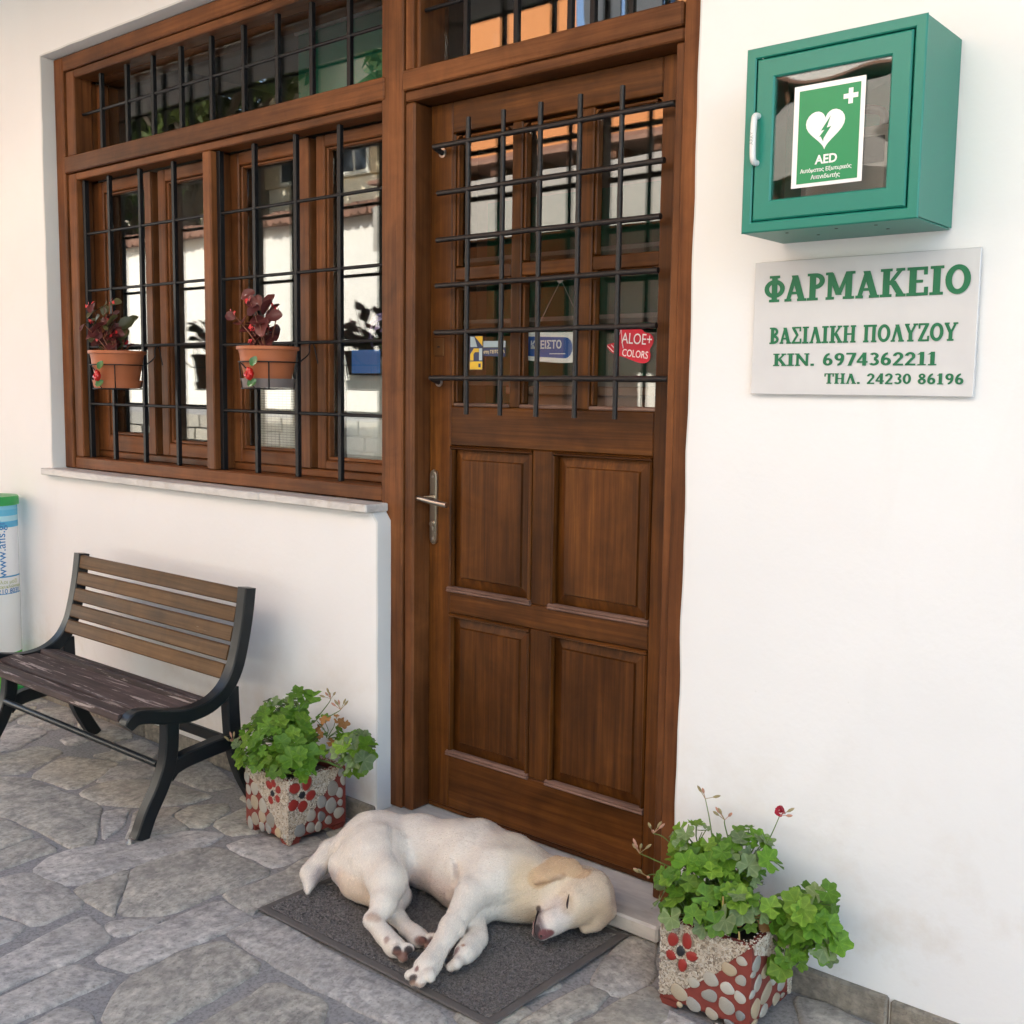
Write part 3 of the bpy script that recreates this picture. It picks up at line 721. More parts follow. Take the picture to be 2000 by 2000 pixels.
mb = MB(); mb.prism([(YO+.0, 6.0), (YO+.7, 5.9), (YO+.7, 6.0), (YO-2, 7.2), (YO-4.2, 6.2), (YO-4.2, 6.1)], lambda y, z: (-5.6, y, z), lambda y, z: (5.4, y, z)); mb.build('roof', TILE, OH)
for i in range(26):
    mb = MB(); mb.box(-5.0+.38*i, -4.93+.38*i, YO+.002, YO+.55, 3.02, 3.10, .004); mb.build('rafter_end', W_FRX, OH)
mb = MB(); mb.prism([(YO+.002, 3.11), (YO+.62, 3.11), (YO+.62, 3.14), (YO+.002, 3.34)], lambda y, z: (-5.25, y, z), lambda y, z: (5.0, y, z)); mb.build('tiled_canopy', TILE, OH)
AW = thing('shop_awning', (-1.5, YO, 2.9), 'pale canvas awning with striped edge on the orange house', 'awning')
CANV = plain('pale_canvas', (.40, .36, .30), .8)
mb = MB(); mb.prism([(YO+.63, 2.98), (YO+.64, 2.99), (YO+1.15, 2.78), (YO+1.15, 2.50), (YO+1.145, 2.50), (YO+1.14, 2.77)], lambda y, z: (-4.6, y, z), lambda y, z: (4.2, y, z)); mb.build('canvas', CANV, AW)
mb = MB(); mb.box(-4.6, 4.2, YO+1.139, YO+1.151, 2.44, 2.499, 0); mb.build('valance', CANV, AW)
mb = MB(); mb.tube([(-4.62, YO+1.13, 2.76), (4.22, YO+1.13, 2.76)], .02, 8); mb.build('front_rail', IRON, AW)
for xx in (-4.3, -1.6, 1.3):
    o = MB(); o.box(xx, xx+.09, YO-.35, YO-.25, 0, 2.949, .005); tag(o.build('shop_post', W_FRZ), None)
    p = bpy.data.objects[-1] if False else None
for k, o in enumerate([o for o in COL.objects if o.name.startswith('shop_post')]):
    o.parent = OH; o.location = -OH.location
# cream house with shutters behind the wall
CH = thing('shuttered_house', (-9, -8, 0), 'cream two-storey house with a shuttered window behind the garden wall', 'building')
CREAM = m_plaster('cream_plaster', (.80, .70, .52), False)
mb = MB(); mb.box(-10.8, -7.6, -11.5, -7.2, 0, 7.2, 0); mb.build('wall', CREAM, CH)
mb = MB(); mb.prism([(-7.0, 7.05), (-7.0, 7.2), (-9.3, 8.4), (-11.8, 7.2), (-11.8, 7.05)], lambda y, z: (-11.2, y, z), lambda y, z: (-7.3, y, z)); mb.build('roof', TILE, CH)
SHUT = plain('pale_shutter', (.55, .42, .25), .6)
for xx, zz in ((-9.0, 4.1), (-10.2, 4.1), (-8.3, 5.6)):
    mb = MB(); mb.box(xx-.3, xx+.3, -7.199, -7.15, zz, zz+1.1, .01); w = mb.build('window', plain('window_white', (.7, .66, .55), .6), CH)
    for s in (-1, 1):
        mb = MB(); mb.box(xx+s*.48-.17, xx+s*.48+.17, -7.199, -7.16, zz, zz+1.1, .005); mb.build('shutter', SHUT, CH)
        mb = MB(); mb.box(xx+s*.13-.11, xx+s*.13+.11, -7.149, -7.145, zz+.06, zz+1.04, 0); mb.build('pane', bpy.data.materials['dark_pane'], w)
SH = thing('stone_house', (-14.5, -9, 0), 'rubble stone house with red tiled roof behind the garden wall', 'building')
mb = MB(); mb.box(-17, -12, -12, -7.6, 0, 4.6, 0); mb.build('wall', RUBBLE, SH)
mb = MB(); mb.prism([(-7.2, 4.5), (-7.2, 4.62), (-9.8, 6.0), (-12.4, 4.62), (-12.4, 4.5)], lambda y, z: (-17.4, y, z), lambda y, z: (-11.6, y, z)); mb.build('roof', TILE, SH)

# trees beyond the wall
def m_leaf(name, a, b, rough=.5, trans=.25, veins=False):
    t = NT(name); oi = t.n('ObjectInfo'); v = t.coords((1, 1, 1))
    f = t.noise(v, 30, 3); c = t.mix(t.ramp(f, [(.3, 0.), (.7, 1.)]), a, b)
    c2 = t.mix(oi.outputs['Random'], tuple(x*.72 for x in (1, 1, 1)), (1.22, 1.18, 1.05)); c = t.mix(1., c, c2, 'MULTIPLY')
    if veins:       # pale veins fan out from the stalk
        tc = t.n('TexCoord'); sp = t.n('SeparateXYZ'); t.l(tc.outputs['Object'], sp.inputs[0])
        at = t.n('Math', operation='ARCTAN2'); t.l(sp.outputs[1], at.inputs[0]); t.l(sp.outputs[0], at.inputs[1])
        mu = t.n('Math', operation='MULTIPLY'); mu.inputs[1].default_value = 3.6; t.l(at.outputs[0], mu.inputs[0])
        cs = t.n('Math', operation='COSINE'); t.l(mu.outputs[0], cs.inputs[0]); ab = t.n('Math', operation='ABSOLUTE'); t.l(cs.outputs[0], ab.inputs[0])
        vm = t.ramp(ab.outputs[0], [(.90, 0.), (1., .55)]); c = t.mix(vm, c, t.mix(1., c, (1.7, 1.45, 1.8), 'MULTIPLY'))
        ln = t.n('VectorMath', operation='LENGTH'); t.l(tc.outputs['Object'], ln.inputs[0])
        c = t.mix(t.ramp(ln.outputs['Value'], [(.30, 0.), (.55, .35), (.75, 0.)]), c, t.mix(1., c, (.55, .60, .6), 'MULTIPLY'))
    t.set(Base_Color=c, Roughness=rough); t.b.inputs['Specular IOR Level'].default_value = .35
    tl = t.n('BsdfTranslucent'); t.l(c, tl.inputs[0]); mx = t.n('MixShader'); mx.inputs[0].default_value = trans
    t.l(t.b.outputs[0], mx.inputs[1]); t.l(tl.outputs[0], mx.inputs[2]); t.l(mx.outputs[0], t.o.inputs[0])
    t.bump(f, .2, .002)
    return t.m
TREE_LEAF = m_leaf('tree_leaf', (.045, .085, .015), (.11, .14, .03))
BARK = plain('bark', (.10, .075, .05), .9, nz=.4, scale=20, bump=.6)
def tree(x, y, h, r, label, seed, n=3800):
    rs = np.random.default_rng(seed)
    t = thing('broadleaf_tree', (x, y, 0), label, 'tree', 'trees beyond the garden wall')
    m = MB(); m.tube(spline([(x, y, -.05), (x+.1, y, h*.25), (x-.05, y+.1, h*.5), (x+.1, y, h*.8)], 4), [.20-.012*i for i in range(13)], 9)
    for k in range(6):
        a = k*1.05+seed; m.tube([(x, y, h*.42+.1*k), (x+math.cos(a)*r*.4, y+math.sin(a)*r*.4, h*.58+.1*k), (x+math.cos(a)*r*.75, y+math.sin(a)*r*.75, h*.7+.12*k)], [.08, .05, .02], 6)
    m.build('trunk', BARK, t, smooth=50)
    c = MB(); cl = []
    for k in range(26):
        d = rs.normal(size=3); d /= np.linalg.norm(d); cl.append((np.array((x, y, h*.72))+d*np.array((r*.78, r*.78, h*.26))*rs.uniform(.5, 1), r*rs.uniform(.22, .42)))
    V = []; F = []
    for k in range(n):
        ctr, cr = cl[rs.integers(len(cl))]
        d = rs.normal(size=3); d /= np.linalg.norm(d); p = ctr+d*cr*rs.uniform(.55, 1)**.5
        u = rs.normal(size=3); u /= np.linalg.norm(u); w = np.cross(u, rs.normal(size=3)); w /= np.linalg.norm(w); s = rs.uniform(.09, .18)
        b = len(V); V += [p-u*s, p+w*s*.5, p+u*s, p-w*s*.5]; F.append((b, b+1, b+2, b+3))
    c.add(V, F); c.build('crown', TREE_LEAF, t)
tree(-12.6, -6.4, 7.4, 2.3, 'broad dark tree standing before the stone house across the street', 1)
tree(-18.5, -6.5, 6.6, 2.4, 'farthest big tree down the street behind the garden wall', 3)
tree(-10.9, -6.0, 8.4, 2.1, 'tree leaning over the garden wall in front of the cream house', 4, 4200)
tree(-6.4, -5.7, 8.6, 1.2, 'slender tree behind the wall next to the orange house', 6, 2200)

# the dim room
SHELF = thing('medicine_shelf', (-.9, 2.6, .05), 'dark green shop shelving at the back of the room', 'shelf')
GREEN_IN = plain('green_board', (.02, .17, .10), .5)
mb = MB(); mb.box(-2.6, 1.2, 2.93, 2.97, .06, 2.5, 0); mb.build('back_panel', GREEN_IN, SHELF)
for k in range(6):
    mb = MB(); mb.box(-2.6, 1.2, 2.62, 2.929, .3+.36*k, .325+.36*k, .002); mb.build('shelf_board', plain('shelf_white', (.45, .45, .42), .5) if k == 0 else bpy.data.materials['shelf_white'], SHELF)
for nm, c, x, k, h in (('white', (.6, .6, .58), -.62, 3, .2), ('red', (.5, .06, .05), -.46, 3, .12), ('amber', (.5, .22, .05), -.33, 3, .22), ('pale green', (.25, .4, .25), -.62, 4, .16), ('blue', (.08, .2, .4), -.10, 3, .15), ('yellow', (.6, .5, .2), .12, 3, .18), ('pink', (.55, .35, .4), .32, 4, .14)):
    m = MB(); m.box(x, x+.10, 2.70, 2.82, .326+.36*k, .326+.36*k+h, .002)
    tag(m.build('medicine_carton', plain(nm.replace(' ', '_')+'_card', c, .5), loc=(x+.05, 2.76, .326+.36*k)), '%s medicine carton on the shelves seen through the door glass' % nm, 'carton', 'cartons on the back shelves')
CT = thing('shop_counter', (.2, 1.3, .05), 'brown wooden counter standing inside behind the glazed door', 'counter')
mb = MB(); mb.box(-.8, 1.3, 1.1, 1.5, .052, 1.335, .005); mb.build('body', plain('counter_wood', (.44, .28, .22), .5), CT)
mb = MB(); mb.box(-.84, 1.3, 1.06, 1.54, 1.336, 1.37, .005); mb.build('top', plain('counter_top', (.35, .22, .16), .4), CT)
# green signboard hung inside behind the upper window
SB = thing('inner_signboard', (-1.42, .75, 2.5), 'green board with white frame hanging inside behind the upper window', 'signboard')
mb = MB(); mb.box(-1.72, -1.15, .75, .77, 2.50, 2.84, 0); mb.build('board', plain('bright_green_board', (.02, .30, .17), .5), SB)
WHT = plain('white_plastic', (.75, .75, .74), .45)
for a in ((-1.73, -1.14, 2.485, 2.515), (-1.73, -1.14, 2.79, 2.82)):
    mb = MB(); mb.box(a[0], a[1], .735, .749, a[2], a[3], .002); mb.build('frame_strip', WHT, SB)
mb = MB(); mb.tube([(-1.6, .749, 2.82), (-1.6, .749, 2.859)], .004, 6); mb.tube([(-1.25, .749, 2.82), (-1.25, .749, 2.859)], .004, 6); mb.build('hanger', IRON, SB)
# ================================================================== lettering
def text_mesh(body, size, mat, parent, loc, name='lettering', offset=0., extrude=.0004, xs=1., align='CENTER', rot=(math.pi/2, 0, 0)):
    c = bpy.data.curves.new('t', 'FONT'); c.body = body; c.size = size; c.align_x = align; c.align_y = 'CENTER'; c.extrude = extrude; c.offset = offset; c.resolution_u = 3
    o = bpy.data.objects.new('t', c)
    me = bpy.data.meshes.new_from_object(o); bpy.data.objects.remove(o)
    for v in me.vertices: v.co.x *= xs
    me.materials.clear(); me.materials.append(mat); me.name = name
    o = bpy.data.objects.new(name, me); link(o, parent)
    o.location = Vector(loc)-(wloc(parent) if parent else Vector((0, 0, 0))); o.rotation_euler = rot
    return o
_s = lambda *xs: [('b', a, 0, b, .1) for a, b in xs]
_t = lambda *xs: [('b', a, .9, b, 1) for a, b in xs]
GLY = {
 'Φ': (.92, [('a', .43, .5, .36, .27, 0, 360, .17), ('b', .33, 0, .53, 1)]+_s((.2, .66))+_t((.2, .66))),
 'Α': (1.0, [('l', .15, .05, .44, .97, .13), ('l', .42, .97, .76, .05, .23), ('b', .24, .26, .62, .36)]+_s((.0, .30), (.56, .96))),
 'Λ': (1.0, [('l', .15, .05, .44, .97, .13), ('l', .42, .97, .76, .05, .23)]+_s((.0, .30), (.56, .96))),
 'Ρ': (.82, [('b', .12, 0, .34, 1), ('a', .36, .71, .28, .21, -90, 90, .18)]+_s((0, .47))+_t((0, .37))),
 'Μ': (1.28, [('b', .10, 0, .23, 1), ('b', .86, 0, 1.08, 1), ('l', .18, .97, .56, .16, .2), ('l', .56, .16, .92, .97, .12)]+_s((0, .35), (.74, 1.2))+_t((0, .24), (.9, 1.2))),
 'Κ': (1.06, [('b', .12, 0, .34, 1), ('l', .34, .42, .80, .95, .13), ('l', .46, .56, .84, .05, .23)]+_s((0, .46), (.64, 1.02))+_t((0, .46), (.62, .96))),
 'Ε': (.90, [('b', .12, 0, .34, 1), ('b', .3, .45, .62, .55), ('b', .70, 0, .80, .30), ('b', .67, .72, .76, 1), ('b', 0, 0, .80, .11), ('b', 0, .89, .76, 1)]),
 'Ι': (.60, [('b', .14, 0, .36, 1)]+_s((0, .5))+_t((0, .5))),
 'Ο': (.98, [('a', .45, .5, .35, .42, 0, 360, .2)]),
 'Β': (.86, [('b', .12, 0, .34, 1), ('a', .36, .74, .24, .18, -90, 90, .16), ('a', .36, .27, .30, .19, -90, 90, .17)]+_s((0, .38))+_t((0, .38))),
 'Σ': (.88, [('l', .12, .93, .46, .5, .2), ('l', .46, .5, .12, .07, .15), ('b', .65, .72, .74, 1), ('b', .70, 0, .79, .3), ('b', .02, 0, .79, .11), ('b', .02, .9, .74, 1)]),
 'Η': (1.08, [('b', .1, 0, .3, 1), ('b', .68, 0, .88, 1), ('b', .29, .45, .69, .55)]+_s((0, .4), (.58, .98))+_t((0, .4), (.58, .98))),
 'Π': (1.08, [('b', .1, 0, .3, 1), ('b', .68, 0, .88, 1), ('b', 0, .88, .98, 1)]+_s((0, .4), (.58, .98))),
 'Υ': (.95, [('l', .10, .96, .43, .42, .2), ('l', .76, .96, .43, .42, .12), ('b', .32, 0, .53, .48)]+_s((.2, .65))+_t((0, .32), (.6, .92))),
 'Ζ': (.88, [('l', .65, .95, .15, .06, .2), ('b', .05, .70, .13, 1), ('b', .70, 0, .78, .3), ('b', .03, 0, .78, .11), ('b', .05, .89, .76, 1)]),
 'Ν': (1.1, [('b', .1, 0, .24, 1), ('b', .80, 0, .93, 1), ('l', .15, .95, .87, .05, .22)]+_s((0, .36))+_t((0, .28), (.68, 1.03))),
 'Τ': (.95, [('b', .32, 0, .54, 1), ('b', 0, .68, .08, 1), ('b', .78, .68, .86, 1), ('b', .0, .89, .86, 1)]+_s((.2, .66))),
 '.': (.42, [('b', .08, 0, .28, .18)]), ' ': (.5, []),
 '0': (.80, [('a', .36, .5, .25, .40, 0, 360, .19)]),
 '1': (.68, [('b', .2, 0, .42, 1), ('b', .05, 0, .57, .1), ('l', .06, .80, .30, .96, .12)]),
 '2': (.80, [('a', .35, .70, .23, .22, -40, 175, .18), ('l', .54, .58, .14, .08, .18), ('b', .04, 0, .70, .14)]),
 '3': (.78, [('a', .33, .74, .21, .18, -90, 150, .17), ('a', .33, .28, .25, .20, -150, 90, .18)]),
 '4': (.84, [('b', .42, 0, .63, 1), ('l', .50, .96, .08, .32, .13), ('b', .02, .22, .76, .35)]),
 '6': (.82, [('a', .37, .31, .23, .22, 0, 360, .19), ('a', .50, .40, .36, .52, 92, 185, .18)]),
 '7': (.78, [('b', .04, .86, .72, 1), ('l', .62, .92, .28, 0, .2)]),
 '8': (.80, [('a', .36, .75, .19, .16, 0, 360, .16), ('a', .36, .28, .24, .20, 0, 360, .18)]),
 '9': (.82, [('a', .37, .69, .23, .22, 0, 360, .19), ('a', .24, .60, .36, .52, -88, 5, .18)]),
}
def slab_text(body, x0, x1, z0, z1, y, mat, parent, name='lettering'):
    adv = sum(GLY[c][0] for c in body)-.06; sx = (x1-x0)/adv; h = z1-z0; mb = MB(); cx = 0; q = 0
    for ch in body:
        w, prims = GLY[ch]
        for p in prims:
            q += 1; d = y-.0012-.00012*(q % 9)
            def P(u, v): return (x0+(cx+u)*sx, z0+v*h)
            if p[0] == 'b':
                e = .03 if p[3]-p[1] < .3 else .01; poly = [P(p[1]-e, p[2]), P(p[3]+e, p[2]), P(p[3]+e, p[4]), P(p[1]-e, p[4])]
            elif p[0] == 'l':
                ww = p[5]/2+.03; poly = [P(p[1]-ww, p[2]), P(p[1]+ww, p[2]), P(p[3]+ww, p[4]), P(p[3]-ww, p[4])]
            else:
                _, ax, ay, rx, ry, a0, a1, bw = p; n = 28 if a1-a0 >= 300 else 16
                for i in range(n):
                    t0, t1 = R(a0+(a1-a0)*i/n), R(a0+(a1-a0)*(i+1)/n); hw = bw/2+.025; hv = hw*.70
                    quad = [P(ax+(rx-hw)*math.cos(t0), ay+(ry-hv)*math.sin(t0)), P(ax+(rx+hw)*math.cos(t0), ay+(ry+hv)*math.sin(t0)), P(ax+(rx+hw)*math.cos(t1), ay+(ry+hv)*math.sin(t1)), P(ax+(rx-hw)*math.cos(t1), ay+(ry-hv)*math.sin(t1))]
                    mb.add([(a, d, b) for a, b in quad], [(0, 1, 2, 3)])
                continue
            mb.add([(a, d, b) for a, b in poly], [(0, 1, 2, 3)])
        cx += w
    o = mb.build(name, mat, parent, loc=((x0+x1)/2, y, (z0+z1)/2))
    return o

# ================================================================== pharmacy sign plate
SIGN_G = plain('sign_green', (.002, .145, .058), .4, nz=.05)
t = NT('frosted_plate'); v = t.coords((1, 1, 1)); f = t.noise(v, 9, 4)
t.set(Base_Color=t.mix(f, (.56, .56, .57), (.66, .66, .66)), Roughness=.22); t.b.inputs['Coat Weight'].default_value = .3
PLATE = t.m
SG = thing('pharmacy_sign', (1.045, 0, 1.35), 'frosted sign plate with green Greek pharmacy lettering under the defibrillator cabinet', 'sign')
mb = MB(); mb.box(.804, 1.286, -.013, -.006, 1.350, 1.639, .001); mb.build('plate', PLATE, SG)
mb = MB()
for xx in (.815, 1.275):
    for zz in (1.361, 1.628): mb.tube([(xx, -.0062, zz), (xx, .004, zz)], .004, 8)
mb.build('standoff', ZINC, SG)
slab_text('ΦΑΡΜΑΚΕΙΟ', .831, 1.270, 1.551, 1.608, -.013, SIGN_G, SG)
slab_text('ΒΑΣΙΛΙΚΗ ΠΟΛΥΖΟΥ', .846, 1.250, 1.460, 1.496, -.013, SIGN_G, SG)
slab_text('ΚΙΝ. 6974362211', .857, 1.214, 1.412, 1.439, -.013, SIGN_G, SG)
slab_text('ΤΗΛ. 24230 86196', .978, 1.268, 1.374, 1.396, -.013, SIGN_G, SG)

# ================================================================== defibrillator cabinet
t = NT('green_powder_coat'); v = t.coords(); f = t.noise(v, 260, 3)
t.set(Base_Color=(.009, .195, .142), Roughness=.36); t.bump(f, .10, .001); AEDG = t.m
AED = thing('defibrillator_cabinet', (1.042, 0, 1.677), 'turquoise green wall cabinet for a defibrillator with clear door', 'cabinet')
x0, x1, z0, z1, yf = .861, 1.224, 1.677, 2.041, -.189
mb = MB()
mb.box(x0, x0+.003, yf+.0035, -.005, z0+.0035, z1-.0035, 0); mb.box(x1-.003, x1, yf+.0035, -.005, z0+.0035, z1-.0035, 0)
mb.box(x0+.0035, x1-.0035, yf+.0035, -.005, z1-.003, z1, 0); mb.box(x0+.0035, x1-.0035, yf+.0035, -.005, z0, z0+.003, 0)
mb.box(x0+.003, x1-.003, -.008, -.006, z0+.004, z1-.004, 0)
BODY = mb.build('body', AEDG, AED)
def ringframe(xa, xb, za, zb, w, ya, yb, c=.003):
    m = MB(); o = [(xa, za), (xb, za), (xb, zb), (xa, zb)]; i = [(xa+w, za+w), (xb-w, za+w), (xb-w, zb-w), (xa+w, zb-w)]
    oc = [(xa+c, za+c), (xb-c, za+c), (xb-c, zb-c), (xa+c, zb-c)]; ic = [(xa+w-c, za+w-c), (xb-w+c, za+w-c), (xb-w+c, zb-w+c), (xa+w-c, zb-w+c)]
    rings = [[(x, yb, z) for x, z in o], [(x, ya+c, z) for x, z in o], [(x, ya, z) for x, z in oc], [(x, ya, z) for x, z in ic], [(x, ya+c, z) for x, z in i], [(x, yb, z) for x, z in i]]
    V = [p for r in rings for p in r]; F = []
    for r in range(6):
        for k in range(4): F.append((r*4+k, r*4+(k+1) % 4, ((r+1) % 6)*4+(k+1) % 4, ((r+1) % 6)*4+k))
    return m.add(V, F)
ringframe(x0, x1, z0, z1, .0215, yf, yf+.0034, .0025).build('front_rim', AEDG, AED)
mb = ringframe(.8845, 1.1985, 1.7005, 2.0175, .039, yf+.001, yf+.016); CDOOR = mb.build('door', AEDG, AED)
mb = MB(); mb.box(.921, 1.161, yf+.007, yf+.010, 1.737, 1.980, 0); mb.build('pane', ACRYL, CDOOR)
mb = MB(); mb.tube(spline([(.891, yf+.002, 1.815), (.890, yf-.012, 1.818), (.890, yf-.016, 1.842), (.890, yf-.016, 1.878), (.890, yf-.012, 1.904), (.891, yf+.002, 1.907)], 4), .0062, 12)
mb.build('handle', plain('white_handle', (.72, .73, .72), .35), CDOOR, smooth=50)
text_mesh('ARKY', .010, plain('handle_print', (.35, .4, .38), .5), CDOOR, (.890, yf-.0226, 1.860), offset=.0, rot=(math.pi/2, -math.pi/2, 0), extrude=.0001)
mb = MB()
for hx, hy in ((.945, -.15), (1.05, -.15), (1.13, -.15), (.985, -.09), (1.13, -.09)): mb.tube([(hx, hy, z0-.0006), (hx, hy, z0+.001)], .0035, 10)
mb.build('bottom_hole', IRON, AED)
DEV = thing('defibrillator', (1.05, -.09, 1.681), 'grey portable defibrillator case inside the green cabinet', 'defibrillator')
mb = MB(); mb.box(.95, 1.15, -.125, -.05, 1.6815, 1.875, .02); mb.build('case', plain('device_grey', (.33, .31, .28), .4), DEV)
mb = MB(); mb.tube(spline([(.99, -.085, 1.872), (.995, -.085, 1.905), (1.05, -.085, 1.915), (1.105, -.085, 1.905), (1.11, -.085, 1.872)], 4), .009, 10); mb.build('carry_handle', plain('device_black', (.02, .02, .02), .4), DEV, smooth=50)
mb = MB(); mb.box(1.06, 1.13, -.1285, -.1255, 1.80, 1.85, .004); mb.build('screen', plain('device_screen', (.02, .025, .03), .15), DEV)
# poster on the pane
PO = thing('defibrillator_poster', (1.038, yf, 1.757), 'green and white heart poster stuck on the cabinet pane', 'poster')
WHITE_P = plain('poster_white', (.82, .82, .81), .35, nz=.02); GREEN_P = plain('poster_green', (.008, .24, .085), .35, nz=.04)
yp = yf+.0062
mb = MB(); mb.box(.966, 1.111, yp-.0004, yp, 1.757, 1.952, 0); mb.build('sheet', WHITE_P, PO)
mb = MB(); mb.box(.977, 1.102, yp-.0009, yp-.0006, 1.764, 1.942, 0); mb.build('green_field', GREEN_P, PO)
def flat(poly, y, mat, parent, name):
    m = MB(); m.prism(poly, lambda a, b: (a, y, b), lambda a, b: (a, y-.0002, b)); return m.build(name, mat, parent)
hp = []
for k in range(40):
    a = 2*math.pi*k/40; hp.append((1.033+.040*(math.sin(a)**3)*1.0, 1.868+.0420*(13*math.cos(a)-4.4*math.cos(2*a)-1.8*math.cos(3*a)-math.cos(4*a))/16.))
flat(hp, yp-.0011, WHITE_P, PO, 'heart')
flat([(1.0335+(a-1.033)*.8, 1.864+(b-1.868)*.8) for a, b in ((1.046, 1.897), (1.022, 1.864), (1.031, 1.8655), (1.018, 1.850), (1.022, 1.851), (1.029, 1.838), (1.030, 1.846), (1.048, 1.872), (1.037, 1.870))], yp-.0015, GREEN_P, PO, 'lightning_bolt')
flat([(1.078, 1.904), (1.087, 1.904), (1.087, 1.914), (1.097, 1.914), (1.097, 1.923), (1.087, 1.923), (1.087, 1.933), (1.078, 1.933), (1.078, 1.923), (1.068, 1.923), (1.068, 1.914), (1.078, 1.914)], yp-.0011, WHITE_P, PO, 'cross')
text_mesh('AED', .0235, WHITE_P, PO, (1.038, yp-.0012, 1.806), offset=.0006)
text_mesh('Αυτόματος Εξωτερικός', .0104, WHITE_P, PO, (1.0375, yp-.0012, 1.7875), offset=.00012, xs=.93)
text_mesh('Απινιδωτής', .0112, WHITE_P, PO, (1.0375, yp-.0012, 1.774), offset=.00012)

# ================================================================== stickers and the hanging card in the door
yg = YD+.030
ST = thing('neighbourhood_sticker', (-.18, yg, 1.41), 'blue, yellow and grey geometric sticker low in the door glass', 'sticker')
NAVY = plain('navy_print', (.015, .03, .10), .4); YEL = plain('yellow_print', (.75, .50, .03), .4); SKYB = plain('pale_blue_print', (.42, .55, .60), .4)
def fl(poly, mat, parent, name, k=0): return flat(poly, yg-.0006-.0004*k, mat, parent, name)
fl([(-.209, 1.410), (-.157, 1.410), (-.157, 1.508), (-.209, 1.508)], NAVY, ST, 'sheet')
fl([(-.206, 1.476), (-.190, 1.505), (-.206, 1.507)], SKYB, ST, 'shape', 1); fl([(-.206, 1.476), (-.190, 1.505), (-.178, 1.476)], SKYB, ST, 'shape', 2)
fl([(-.189, 1.507), (-.158, 1.507), (-.158, 1.478)], YEL, ST, 'shape', 1)
fl([(-.206, 1.437), (-.206, 1.455), (-.192, 1.472), (-.172, 1.472), (-.172, 1.461), (-.188, 1.461), (-.193, 1.455), (-.193, 1.437)], YEL, ST, 'shape', 1)
fl([(-.171, 1.472), (-.159, 1.472), (-.159, 1.437), (-.171, 1.437)], SKYB, ST, 'shape', 1)
fl([(-.207, 1.411), (-.158, 1.411), (-.158, 1.434), (-.207, 1.434)], YEL, ST, 'shape', 1); fl([(-.173, 1.417), (-.164, 1.417), (-.164, 1.428), (-.173, 1.428)], NAVY, ST, 'shape', 2)
S2 = thing('opening_sticker', (-.12, yg, 1.45), 'dark sticker with pale top strip and yellow word on the door glass', 'sticker')
fl([(-.155, 1.450), (-.070, 1.447), (-.070, 1.473), (-.155, 1.474)], NAVY, S2, 'sheet'); fl([(-.155, 1.475), (-.070, 1.474), (-.070, 1.492), (-.155, 1.493)], SKYB, S2, 'pale_strip')
text_mesh('στη ΓΕΙΤΟΝΙΑ', .0125, plain('warm_print', (.7, .6, .35), .4), S2, (-.113, yg-.0012, 1.461), extrude=.0001, offset=.0003)
CS = thing('closed_sign', (.1, yg+.02, 1.43), 'white and blue closed card hanging on a string behind the door glass', 'sign')
yc = yg+.0085
def fc(poly, mat, name, k=0):
    m = MB(); m.prism(poly, lambda a, b: (a, yc-.0008*k, b), lambda a, b: (a, yc-.0008*k-.0006, b)); return m.build(name, mat, CS)
fc([(.004, 1.437), (.03, 1.434), (.12, 1.428), (.215, 1.429), (.228, 1.511), (.13, 1.512), (.006, 1.515)], WHITE_P, 'card')
CBL = plain('card_blue', (.02, .10, .36), .4)
pill = [(.006, 1.448), (.130, 1.441)]+[(.140+.024*math.sin(a), 1.4695-.0285*math.cos(a)) for a in np.linspace(0, math.pi, 9)]+[(.006, 1.503)]
fc(pill, CBL, 'blue_field', 1)
text_mesh('ΚΛΕΙΣΤΟ', .0300, WHITE_P, CS, (.072, yc-.0020, 1.4775), offset=.0009, extrude=.0002, xs=.86)
fc([(.085, 1.4525), (.140, 1.4520), (.140, 1.4545), (.085, 1.4550)], WHITE_P, 'small_print_line', 2)
fc([(.182, 1.440), (.205, 1.440), (.205, 1.468), (.195, 1.482), (.190, 1.468)], NAVY, 'dark_mark', 1)
mb = MB(); mb.tube([(.03, yc, 1.513), (.119, yc+.001, 1.655), (.205, yc, 1.511)], .0008, 5); mb.build('string', plain('nylon', (.5, .5, .48), .4), CS)
mb = MB(); mb.tube([(.119, yg+.0055, 1.657), (.119, yg+.012, 1.657)], [.012, .005], 12); mb.build('suction_cup', plain('clear_rubber', (.5, .52, .52), .2), CS, smooth=50)
RS = thing('red_sticker', (.34, yg, 1.42), 'red cloud-shaped sticker with white lettering in the door glass', 'sticker')
RED_P = plain('sticker_red', (.55, .012, .035), .35, nz=.05)
rp = chaikin([(.283, 1.474), (.290, 1.463), (.305, 1.451), (.322, 1.446), (.340, 1.442), (.372, 1.431), (.400, 1.424), (.420, 1.430), (.424, 1.448), (.418, 1.460), (.430, 1.474), (.432, 1.490), (.420, 1.502), (.405, 1.503), (.396, 1.512), (.375, 1.516), (.350, 1.517), (.335, 1.527), (.326, 1.524), (.318, 1.500), (.310, 1.480), (.296, 1.478)], 1)
fl(rp, RED_P, RS, 'sheet')
text_mesh('ALOE+', .040, WHITE_P, RS, (.380, yg-.0012, 1.487), xs=.78, extrude=.0002, rot=(math.pi/2, R(4), 0))
text_mesh('COLORS', .027, WHITE_P, RS, (.375, yg-.0012, 1.449), xs=.78, extrude=.0002, rot=(math.pi/2, R(6), 0))
mb = MB()
for pts in ([(.287, 1.472), (.305, 1.457), (.322, 1.452)], [(.300, 1.474), (.312, 1.463), (.318, 1.480), (.330, 1.515), (.334, 1.480), (.338, 1.465)]):
    mb.tube([(a, yg-.0012, b) for a, b in pts], .0011, 5)
